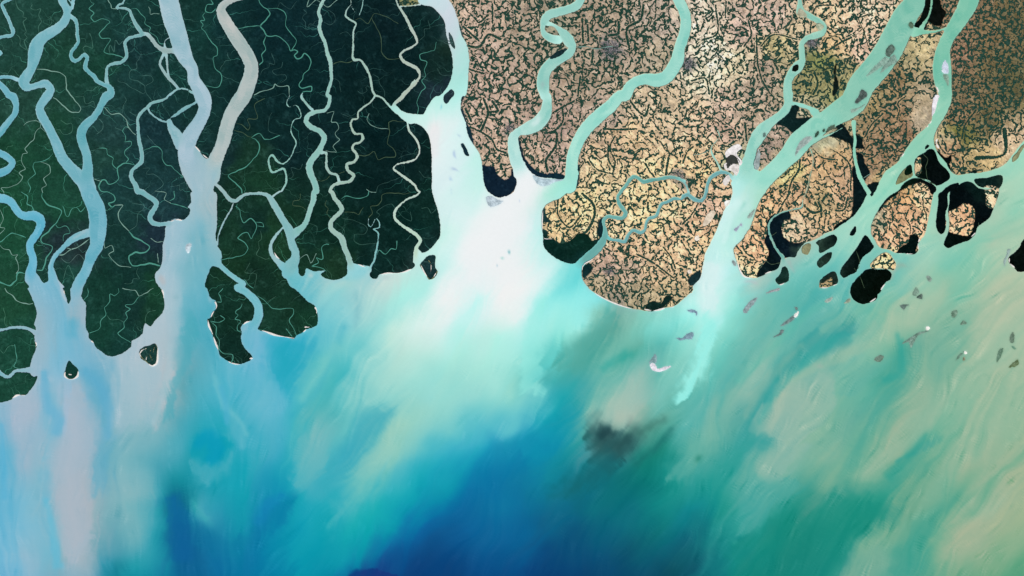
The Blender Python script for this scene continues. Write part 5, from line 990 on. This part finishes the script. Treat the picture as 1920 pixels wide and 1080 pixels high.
def squares(F,sl,zf,low=None,big=2):
    """marching squares over field F>0 inside window sl -> world coords, tris, quads, grid coords; low = foot of the skirt"""
    F=F[sl]; h,w=F.shape; oy,ox=sl[0].start,sl[1].start
    if h<2 or w<2: return None
    I=F>0; a,b,c,d=I[:-1,:-1],I[:-1,1:],I[1:,1:],I[1:,:-1]; case=a*1+b*2+c*4+d*8
    N=h*w; used=np.zeros(case.shape,bool); Q=[];T=[];SK=[]
    full=case==15
    if big>1:
        hh,ww=(h-1)//big,(w-1)//big
        blk=full[:hh*big,:ww*big].reshape(hh,big,ww,big).all((1,3)); j,i=np.nonzero(blk); j=j*big;i=i*big
        Q.append(np.c_[j*w+i,(j+big)*w+i,(j+big)*w+i+big,j*w+i+big])
        used[:hh*big,:ww*big]=np.repeat(np.repeat(blk,big,0),big,1)
    j,i=np.nonzero(full&~used); Q.append(np.c_[j*w+i,(j+1)*w+i,(j+1)*w+i+1,j*w+i+1])
    # vertex keys: corners 0..N, crossing on horizontal edge N+.., vertical edge 2N+..
    K={'A':lambda j,i:j*w+i,'B':lambda j,i:j*w+i+1,'C':lambda j,i:(j+1)*w+i+1,'D':lambda j,i:(j+1)*w+i,
       't':lambda j,i:N+j*w+i,'b':lambda j,i:N+(j+1)*w+i,'l':lambda j,i:2*N+j*w+i,'r':lambda j,i:2*N+j*w+i+1}
    P={1:('Atl',),2:('Btr'[::1],),4:('Crb',),8:('Dlb',),3:('ABrl',),6:('BCbt',),12:('CDlr',),9:('DAtb',),
       5:('AtrCbl',),10:('tBrbDl',),7:('ABCbl',),14:('BCDlt',),13:('CDAtr',),11:('DABrb',)}
    for k,ps in P.items():
        j,i=np.nonzero(case==k)
        if len(j)==0: continue
        for s in ps:
            ks=[K[x](j,i) for x in s]
            for q in range(1,len(ks)-1): T.append(np.c_[ks[0],ks[q],ks[q+1]])
            if low is not None:
                for x,y in zip(s,s[1:]+s[0]):
                    if x in 'tblr' and y in 'tblr': SK.append(np.c_[K[x](j,i),K[y](j,i)])
    Q=np.vstack(Q) if Q else np.zeros((0,4),int); T=np.vstack(T) if T else np.zeros((0,3),int)
    if len(Q)+len(T)==0: return None
    keys,inv=np.unique(np.r_[Q.ravel(),T.ravel()],return_inverse=True)
    Q=inv[:Q.size].reshape(-1,4); T=inv[Q.size:].reshape(-1,3)
    x=np.zeros(len(keys));y=np.zeros(len(keys)); kk=keys%N; jj=kk//w; ii=kk%w; typ=keys//N; x[:]=ii;y[:]=jj
    fr=F.ravel()
    m=typ==1; f0=fr[kk[m]]; f1=fr[np.minimum(kk[m]+1,N-1)]; x[m]+=np.clip(f0/(f0-f1+1e-9),.02,.98)
    m=typ==2; f0=fr[kk[m]]; f1=fr[np.minimum(kk[m]+w,N-1)]; y[m]+=np.clip(f0/(f0-f1+1e-9),.02,.98)
    gx_=x+ox; gy_=y+oy; z=zf(gx_,gy_) if callable(zf) else np.full(len(x),zf)
    # make every face look up
    def up(Fc):
        X=gx_[Fc];Y=gy_[Fc]; A=(X*(np.roll(Y,-1,1)-np.roll(Y,1,1))).sum(1); Fc[A>0]=Fc[A>0][:,::-1]; return Fc
    if len(Q): Q=up(Q)
    if len(T): T=up(T)
    if low is not None and SK:
        sk=np.searchsorted(keys,np.vstack(SK)); u,iv=np.unique(sk,return_inverse=True); iv=iv.reshape(sk.shape)
        base=len(x); t2=len(u); gx_=np.r_[gx_,gx_[u],gx_[u]]; gy_=np.r_[gy_,gy_[u],gy_[u]]; z=np.r_[z,z[u],np.full(t2,low)]
        Q=np.vstack([Q,np.c_[base+iv[:,0],base+iv[:,1],base+t2+iv[:,1],base+t2+iv[:,0]]])
    co=np.c_[(gx_+X0-960)*.1,(540-gy_-Y0)*.1,z]
    return co,T,Q,gx_,gy_
def look(Cimg,gx_,gy_):
    i=np.clip(np.rint(gx_).astype(int),0,W); j=np.clip(np.rint(gy_).astype(int),0,H); return Cimg[j,i]
def piece(name,F,sl,zf,low,Cimg,m,parent=None,big=2,const=None,jit=0.):
    r=squares(F,sl,zf,low,big)
    if r is None: return None
    co,T,Q,a,b=r; rgb=look(Cimg,a,b) if const is None else np.tile(np.array(const,float),(len(co),1))
    if jit: rgb=rgb+look(fine,a,b)[:,None]*jit+look(wid,a,b)[:,None]*jit*.6
    return mesh(name,co,T,Q,np.clip(rgb,1,250),m,parent)
def tag(o,label,cat=None,kind=None,group=None):
    if len(label.split())>16: print('LONG',label)
    o['label']=label
    if cat: o['category']=cat
    if kind: o['kind']=kind
    if group: o['group']=group
    return o
# ------------------------------------------------------------------ colours
FC=fieldcolor(); OC=woodcolor(); BARS=[]
for l in rows(BAR):
    h,p=l.split('|'); lab,c=h.split(';'); P=parse(p); sd=poly_sd(P,1.)
    cx,cy=P[:,0].mean(),P[:,1].mean(); ins=sd<0; onland=(land[ins]>0).mean()>.5 if ins.any() else False
    BARS.append((lab,np.array([float(v) for v in c.split(',')]),P,sd,onland))
WC=watercolor()
hal=np.zeros((H+1,W+1,1),np.float32); hc=np.zeros_like(WC)
for lab,c,P,sd,onl in BARS:
    if onl: continue
    k=(np.clip(1-(sd+1.2)/5.2,0,1)**2*.62*(1+.3*fine))[...,None]; up=k>hal; hc=np.where(up,c*.75+WC*.25,hc); hal=np.maximum(hal,k)
WC=WC*(1-hal)+hc*hal
shore=(np.exp(-np.clip(-land,0,9)/1.1)*.20*(land<=0))[...,None]                  # silt stirred up along the banks
WC=WC*(1-shore)+np.array([205,212,205])*shore
shoal=np.clip(blur(mask.astype(np.float32)*1.,4.)*1.1,0,1)*np.clip(.5+.35*wid2+.1*fine,0,1)*.72*(land<=0)
right=np.clip((PX-1340)/80,0,1); shc=right[...,None]*np.array([172,198,182])+(1-right[...,None])*np.array([172,192,206])
shoal=shoal*np.clip(np.maximum((PY-470)/60,right*(PY-385)/30),0.12,1); WC=WC*(1-shoal[...,None])+shc*shoal[...,None]
WC=np.clip(WC,2,246)
# ------------------------------------------------------------------ water: one sheet, reaching far past the map
xs=np.arange(0,W+1,2); ys=np.arange(0,H+1,2); GX,GY=np.meshgrid(xs,ys); n=len(xs)
co=np.c_[((GX+X0-960)*.1).ravel(),((540-GY-Y0)*.1).ravel(),np.zeros(GX.size)]
j,i=np.mgrid[0:len(ys)-1,0:n-1]; k=(j*n+i).ravel(); quads=np.c_[k,k+n,k+n+1,k+1]
ring=[k2 for k2 in range(n)]+[r*n+n-1 for r in range(1,len(ys))]+[(len(ys)-1)*n+k2 for k2 in range(n-2,-1,-1)]+[r*n for r in range(len(ys)-2,0,-1)]
rc=co[ring]; far=rc.copy(); far[:,:2]*=np.array([14.,14.]); fk=np.arange(len(ring))+len(co)
quads=np.vstack([quads,np.c_[ring,np.roll(ring,-1),np.roll(fk,-1),fk]])
rgbw=np.vstack([WC[GY.ravel(),GX.ravel()],WC[GY.ravel(),GX.ravel()][ring]*.55+np.array([20,60,80])*.45])
wo=mesh('water',np.vstack([co,far]),np.zeros((0,3),int),quads,rgbw,M_water,flat=False)
tag(wo,'silt laden rivers and sea, white and turquoise near the delta, deep blue at the bottom','water','structure')
# ------------------------------------------------------------------ land pieces, found by a point inside each
# x,y;kind (s = runs out of the frame, i = island or cape ringed by water);label
SEEDS='''
7,43;s;small wedge at the top left corner inside the blue river's bend
133,0;s;sliver at the top between two blue arms
192,62;s;green block at the top between the first winding blue river and the next
279,34;s;block at the top just west of the wide milky blue river
398,119;s;narrow block between the milky blue river and the beige one
641,166;s;long narrow block down the middle of the dark forest
719,86;s;very dark block at the top, left of the double bend of beige river
765,5;s;small farmed scrap at the top beside the milky river
1574,88;s;tan and green farmland at the top west of the broad green river
1732,27;s;thin black wooded strip at the top in the broad green river
1765,27;s;land at the top with a ragged black wood, between two green rivers
1848,170;s;dark brown gridded farmland filling the top right corner
49,59;s;block between the upper left bend and the wide blue river
9,202;s;round block in the river bend at the left edge
943,144;s;pinkish farmland tongue ending in a dark cape, right of the white river
1124,131;s;pinkish farmland between the two turquoise rivers at the top centre
1908,289;s;olive islet strip at the right edge in the narrow channel
6,306;s;small block inside the tight loop at the left edge
522,193;s;large dark block right of the beige river
76,337;s;long green block narrowing to a point in the left estuary
1284,217;s;broad sandy farmland in the centre with a dark round cape at its south west
28,508;s;green block on the left edge below the thick river bend
1909,486;s;black island with an olive shore cut by the right edge
30,656;s;green coastal block on the left edge between two creeks
30,724;s;lowest green cape at the left edge
1582,308;i;large farmland island with black wooded rims between the two big green rivers
802,110;i;very dark rounded forest island against the white river
127,170;i;green wedge island between two blue rivers, pointing down
235,393;i;long forest island reaching far south into the left estuary
316,83;i;tiny forest scrap in the knot of creeks by the milky blue river
335,136;i;small dark island hugging the west bank of the milky blue river
308,121;i;thin dark sliver between two narrow channels in the creek knot
323,197;i;small forest island south of the creek knot
348,222;i;small triangular forest island pointing down into the milky blue river
304,321;i;forest island ending in a pale mud shore at the top of the milky estuary
710,361;i;large very dark forest island split at the bottom by a teal creek
790,365;i;very dark forest strip along the white estuary, right of the zigzag river
604,435;i;forest island narrowing upwards between two pale winding rivers
416,392;i;slim forest sliver on the east bank of the milky estuary
494,501;i;forest island ending in a beach lined foot by the teal sea
1205,383;i;sandy farmland island inside the ring of two teal rivers
529,464;i;leaf shaped green islet in the fork of two rivers
1239,477;i;big round sandy farmland cape with a thin white beach
429,594;i;boot shaped green cape with white beaches on its west side
133,496;i;grey and green island tapering south in the left estuary
'''
SD=[]
for l in rows(SEEDS):
    p,k,t=l.split(';'); x,y=[int(v) for v in p.split(',')]; SD.append((x,y,k,t))
base_z=.10
def canz(x,y): return base_z+.05+.016*look(fnA,x,y)+.010*look(fine,x,y)
def belz(x,y): return base_z+.035+.012*look(fine,x,y)
fnA=fnoise(4,14,seed=91)
FCw=np.where((woodsd>-1)[...,None],OC*.9+FC*.1,FC)
ids=np.unique(LAB[mask]); cnt=np.bincount(LAB.ravel())
used=set()
def comp(a):
    ys,xs=np.nonzero(LAB==a); sl=(slice(max(0,ys.min()-2),min(H+1,ys.max()+3)),slice(max(0,xs.min()-2),min(W+1,xs.max()+3)))
    own=np.zeros((H+1,W+1),bool); own[sl]=LAB[sl]==a
    F=np.full((H+1,W+1),-1.,np.float32); o=own[sl]
    g=o.copy(); g[1:]|=o[:-1]; g[:-1]|=o[1:]; g[:,1:]|=o[:,:-1]; g[:,:-1]|=o[:,1:]
    F[sl]=np.where(g,np.where(o|(land[sl]<=0),land[sl],-.5),-1.); return F,sl
def blur1(m,sl):
    g=m.copy()
    for _ in range(3):
        o=g[sl].copy(); q=o.copy(); q[1:]|=o[:-1]; q[:-1]|=o[1:]; q[:,1:]|=o[:,:-1]; q[:,:-1]|=o[:,1:]; g[sl]=q
    return g
Bmud=np.array([118,126,92.])
for a in ids:
    if cnt[a]<26: continue
    lab=None; name=None; kind=None; cover=None
    for nm,kd,lb,P,s in IS:
        cx,cy=P[:,0].mean()-X0,P[:,1].mean()-Y0; ins=(s>0)&(LAB==a)
        if ins.sum()>.5*cnt[a]: lab,name,kind,cover=lb,nm,'i',kd; break
    if lab is None:
        for x,y,k,t in SD:
            if LAB[y-Y0,x-X0]==a: lab,kind=t,k; break
    if lab is None:
        vis=(LAB[160:1240,160:2080]==a).sum()
        if vis>0: print('unlabelled piece',a,vis,np.argwhere(LAB==a)[0][::-1]+X0)
        if vis<40 and vis>0: continue
        lab,kind='stretch number %d beyond the edge of the picture'%a,'s'
    F,sl=comp(a); w=np.minimum(F,woodsd-.0); w=np.where(beach>-.3,-1,w); hasw=(w[sl]>0).sum()>6
    fb=np.minimum(np.minimum(F-.6,belt),-woodsd-.4); fb=np.where(beach>-.3,-1,fb); hasb=(fb[sl]>0).sum()>12 and cover!='m'
    ground=FCw
    if cover=='m': ground=np.where((s>-3)[...,None],Bmud*(1+.1*wid+.08*fine)[...,None]*.6+FC*.4*np.array([.75,.8,.75]),FCw); hasw=hasw and (w[sl]>0).sum()>20
    if kind=='s' and a>0 and lab.startswith('small farmed'): pass
    g=piece('land' if kind=='s' else (name or ('cape' if 'cape' in lab else 'delta_island')),F,sl,base_z,-.25,ground,M_field,big=2,jit=0)
    if g is None: continue
    fw=np.minimum(w,4)
    bt=np.minimum(beach,np.where(F>-.9,5,-1)); bb=np.maximum(F,-1)
    near=blur1(F>-.4,sl); Fb=np.where(near,beach,-1.)
    if kind=='s':
        tag(g,('low land: '+lab)[:110],'land','structure')
        if hasw: tag(piece('mangrove_forest',w,sl,canz,base_z-.01,OC,M_wood,jit=1.5),'mangrove forest on the '+lab,'forest','stuff')
        if hasb: tag(piece('village_trees',fb,sl,belz,base_z-.01,FC,M_belt,big=1,const=(33,64,54),jit=7),'dark tree belts on the '+lab,'trees','stuff')
    else:
        tag(g,lab,'cape' if 'cape' in lab else 'island','thing','islands of the delta')
        if hasw: piece('mangrove_canopy',w,sl,canz,base_z-.01,OC,M_wood,parent=g,jit=1.5)
        if hasb: piece('tree_belts',fb,sl,belz,base_z-.01,FC,M_belt,parent=g,big=1,const=(33,64,54),jit=7)['kind']='stuff'
    lb=label(Fb[sl]>0)                                  # every stretch of beach is a part of its own
    for b in range(1,lb.max()+1):
        if (lb==b).sum()<8: continue
        f2=np.full_like(Fb,-1.); m2=lb==b; m3=m2.copy(); m3[1:]|=m2[:-1]; m3[:-1]|=m2[1:]; m3[:,1:]|=m2[:,:-1]; m3[:,:-1]|=m2[:,1:]
        f2[sl]=np.where(m3,Fb[sl],-1.); piece('beach',f2,sl,base_z+.02,-.1,FC,M_sand,parent=g,big=1,const=(232,228,224),jit=5)
# ------------------------------------------------------------------ sandbars, mudbanks and salt flats, each a thing
for lab,c,P,sd,onl in BARS:
    f=-sd+rough*.9+(fine*.35 if not onl else 0); s=box(P[:,0].min()-4,P[:,0].max()+4,P[:,1].min()-4,P[:,1].max()+4); z0=base_z+.06 if onl else .012
    Cb=c+wid[...,None]*9+fine[...,None]*8
    z=(lambda gx_,gy_: base_z+.06+.0*gx_) if onl else (lambda gx_,gy_,ff=f: .012+.012*np.clip(look(ff,gx_,gy_),0,4))
    o=piece('salt_flat' if onl else 'sandbank',np.where(sd>3,-1,f),s,z,base_z-.01 if onl else -.05,Cb,M_sand,big=1)
    if o: tag(o,lab,'sand flat' if onl else 'sandbank','thing','bare sand flats on the land' if onl else 'sandbanks in the water')
# ------------------------------------------------------------------ creeks too narrow to part the forest
CC=[((60,104,90),'faint narrow creeks barely showing through the dark forest'),((84,156,140),'teal tidal creeks winding thinly through the forest islands'),((134,174,162),'pale silty creeks threading the forest and the farmland'),((92,116,88),'olive brown creeks in the darkest forest blocks')]
acc=[[[],[],[]] for _ in CC]
for l in rows(CRK):
    h,p=l.split('|'); w,k=h.split(); k=int(k); P=smooth(parse(p),1.6); w=float(w)/6*.9
    n=len(P); t=np.linspace(0,1,n); P[:,0]+=np.interp(t*n*1.6,np.arange(0,n*1.6+9,7),rng.normal(0,.55,len(np.arange(0,n*1.6+9,7)))); P[:,1]+=np.interp(t*n*1.6,np.arange(0,n*1.6+9,7),rng.normal(0,.55,len(np.arange(0,n*1.6+9,7))))
    d=np.gradient(P[:,:2],axis=0); d/=np.hypot(*d.T)[:,None]+1e-9; nn=np.c_[-d[:,1],d[:,0]]; ww=w*(.8+.25*np.sin(t*17+n))*np.clip(t*5+.45,0,1)
    A=P[:,:2]+nn*ww[:,None]/2; B=P[:,:2]-nn*ww[:,None]/2; ok=look(land,P[:,0]-X0,P[:,1]-Y0)>-1.2
    c=np.array(CC[k][0],float); under=look(OC,P[:,0]-X0,P[:,1]-Y0)
    rgb=under+np.array([38,46,42]) if k==0 else (c*.9+under*.1 if k in(1,2) else c*.7+under*.3)
    wl=look(woodsd,P[:,0]-X0,P[:,1]-Y0)<0; 
    if k==0: rgb=np.where(wl[:,None],c,rgb)
    V,F_,R=acc[k]; b0=sum(len(v) for v in V); z=np.full(n,base_z+.15+.004*k)
    V.append(np.c_[(A[:,0]-960)*.1,(540-A[:,1])*.1,z]); V.append(np.c_[(B[:,0]-960)*.1,(540-B[:,1])*.1,z]); R+=[rgb,rgb]
    i=np.arange(n-1)[ok[:-1]&ok[1:]]; F_.append(np.c_[b0+i,b0+i+1,b0+n+i+1,b0+n+i])
# the finest runnels, wandering inland from the banks of the forest blocks
bm=blur((land>0).astype(np.float32),5.); gyy,gxx=np.gradient(bm); lw=blur(np.clip(land,-4,4.9),1.)
cy_,cx_=np.nonzero((lw>.5)&(lw<3)&(woodsd>3)&(PX<860)&(PX>-40)&(PY>-40)); pick=rng.choice(len(cy_),430,replace=False)
for q in pick:
    x,y=float(cx_[q]),float(cy_[q]); a=math.atan2(gyy[cy_[q],cx_[q]],gxx[cy_[q],cx_[q]])+rng.normal(0,.35); L=int(rng.uniform(6,24)); P=[(x,y)]; wob=rng.uniform(.25,.6); tr=a; ph=rng.uniform(0,6)
    for k in range(L):
        tr+=rng.normal(0,.16); a=tr+math.sin(k*rng.uniform(.7,1.1)+ph)*1.1*wob; x+=math.cos(a)*2.6; y+=math.sin(a)*2.6
        if not(2<x<W-2 and 2<y<H-2) or look(lw,x,y)<.5 and k>2: break
        P.append((x,y))
    if len(P)<4: continue
    P=smooth(np.array(P)+[X0,Y0],1.3); n=len(P); t=np.linspace(0,1,n); d=np.gradient(P,axis=0); d/=np.hypot(*d.T)[:,None]+1e-9; nn=np.c_[-d[:,1],d[:,0]]; ww=rng.uniform(.8,1.35)*(1-.75*t)
    A=P+nn*ww[:,None]/2; B=P-nn*ww[:,None]/2; under=look(OC,P[:,0]-X0,P[:,1]-Y0); k=0 if q%3 else 1
    rgb=under+(np.array([30,42,38]) if k==0 else np.array([36,66,58]))*(1-.5*t[:,None])
    V,F_,R=acc[k]; b0=sum(len(v) for v in V); z=np.full(n,base_z+.147)
    V.append(np.c_[(A[:,0]-960)*.1,(540-A[:,1])*.1,z]); V.append(np.c_[(B[:,0]-960)*.1,(540-B[:,1])*.1,z]); R+=[rgb,rgb]
    i=np.arange(n-1); F_.append(np.c_[b0+i,b0+i+1,b0+n+i+1,b0+n+i])
for (V,F_,R),(c,lab) in zip(acc,CC):
    o=mesh('creek_water',np.vstack(V),np.zeros((0,3),int),np.vstack(F_),np.vstack(R),M_creek); tag(o,lab,'creeks','structure')
# ------------------------------------------------------------------ towns: grey patches of small roofs
for x,y,r,n,lab in ((1145,92,17,420,'grey town in the pink farmland at the end of a thin canal from the west river'),(1290,120,12,260,'grey town on the east bank of the right turquoise river near its bend'),(1522,80,11,240,'dense grey town in the crook of the narrow green river'),(1143,508,8,120,'small grey town in the south western part of the round sandy cape'),(1272,332,12,160,'scattered grey town around the teal river in the sandy farmland'),(955,242,9,110,'small grey town on the farmland tongue beside the west river')):
    px=x+rng.normal(0,r*.5,n); py=y+rng.normal(0,r*.45,n); ok=look(land,px-X0,py-Y0)>1.5; px,py=px[ok],py[ok]; n=len(px); V=[];Q=[];R=[]
    for q in range(n):
        u,v=rng.uniform(.35,1.1,2)*.05; h=base_z+.10+rng.uniform(.0,.03); X,Y=(px[q]-960)*.1,(540-py[q])*.1; b0=len(V)*8
        V.append([(X-u,Y-v,base_z),(X+u,Y-v,base_z),(X+u,Y+v,base_z),(X-u,Y+v,base_z),(X-u,Y-v,h),(X+u,Y-v,h),(X+u,Y+v,h),(X-u,Y+v,h)])
        Q+=[(b0+4,b0+5,b0+6,b0+7),(b0,b0+1,b0+5,b0+4),(b0+1,b0+2,b0+6,b0+5),(b0+2,b0+3,b0+7,b0+6),(b0+3,b0,b0+4,b0+7)]
        g=rng.choice([88,112,128,150,196],p=[.28,.3,.24,.12,.06]); R+=[(g,g,g+7)]*8
    tag(mesh('town',np.vstack(V),np.zeros((0,3),int),np.array(Q),np.array(R,float),M_roof),lab,'town','stuff')
# ------------------------------------------------------------------ the country beyond the mapped sheets
def slab(rects,rgb,label):
    V=[];Q=[];R=[]
    for x0,x1,y0,y1 in rects:
        nx,ny=24,24; b0=sum(len(v) for v in V); X,Y=np.meshgrid(np.linspace(x0,x1,nx),np.linspace(y0,y1,ny)); V.append(np.c_[X.ravel(),Y.ravel(),np.full(X.size,base_z-.012)])
        j,i=np.mgrid[0:ny-1,0:nx-1]; k=(j*nx+i).ravel()+b0; Q.append(np.c_[k,k+1,k+nx+1,k+nx]); R.append(np.array(rgb,float)*(1+.12*rng.standard_normal((X.size,1)).clip(-2,2)))
    tag(mesh('land',np.vstack(V),np.zeros((0,3),int),np.vstack(Q),np.clip(np.vstack(R),1,240),M_field),label,'land','structure')
slab([(-1400,-112,-36,1000),(-112,-8,70,1000)],(20,52,44),'dark forest country beyond the western edge of the picture')
slab([(-8,112,70,1000),(112,1400,32,1000)],(120,108,78),'farmed country beyond the northern and eastern edge of the picture')
print('built')
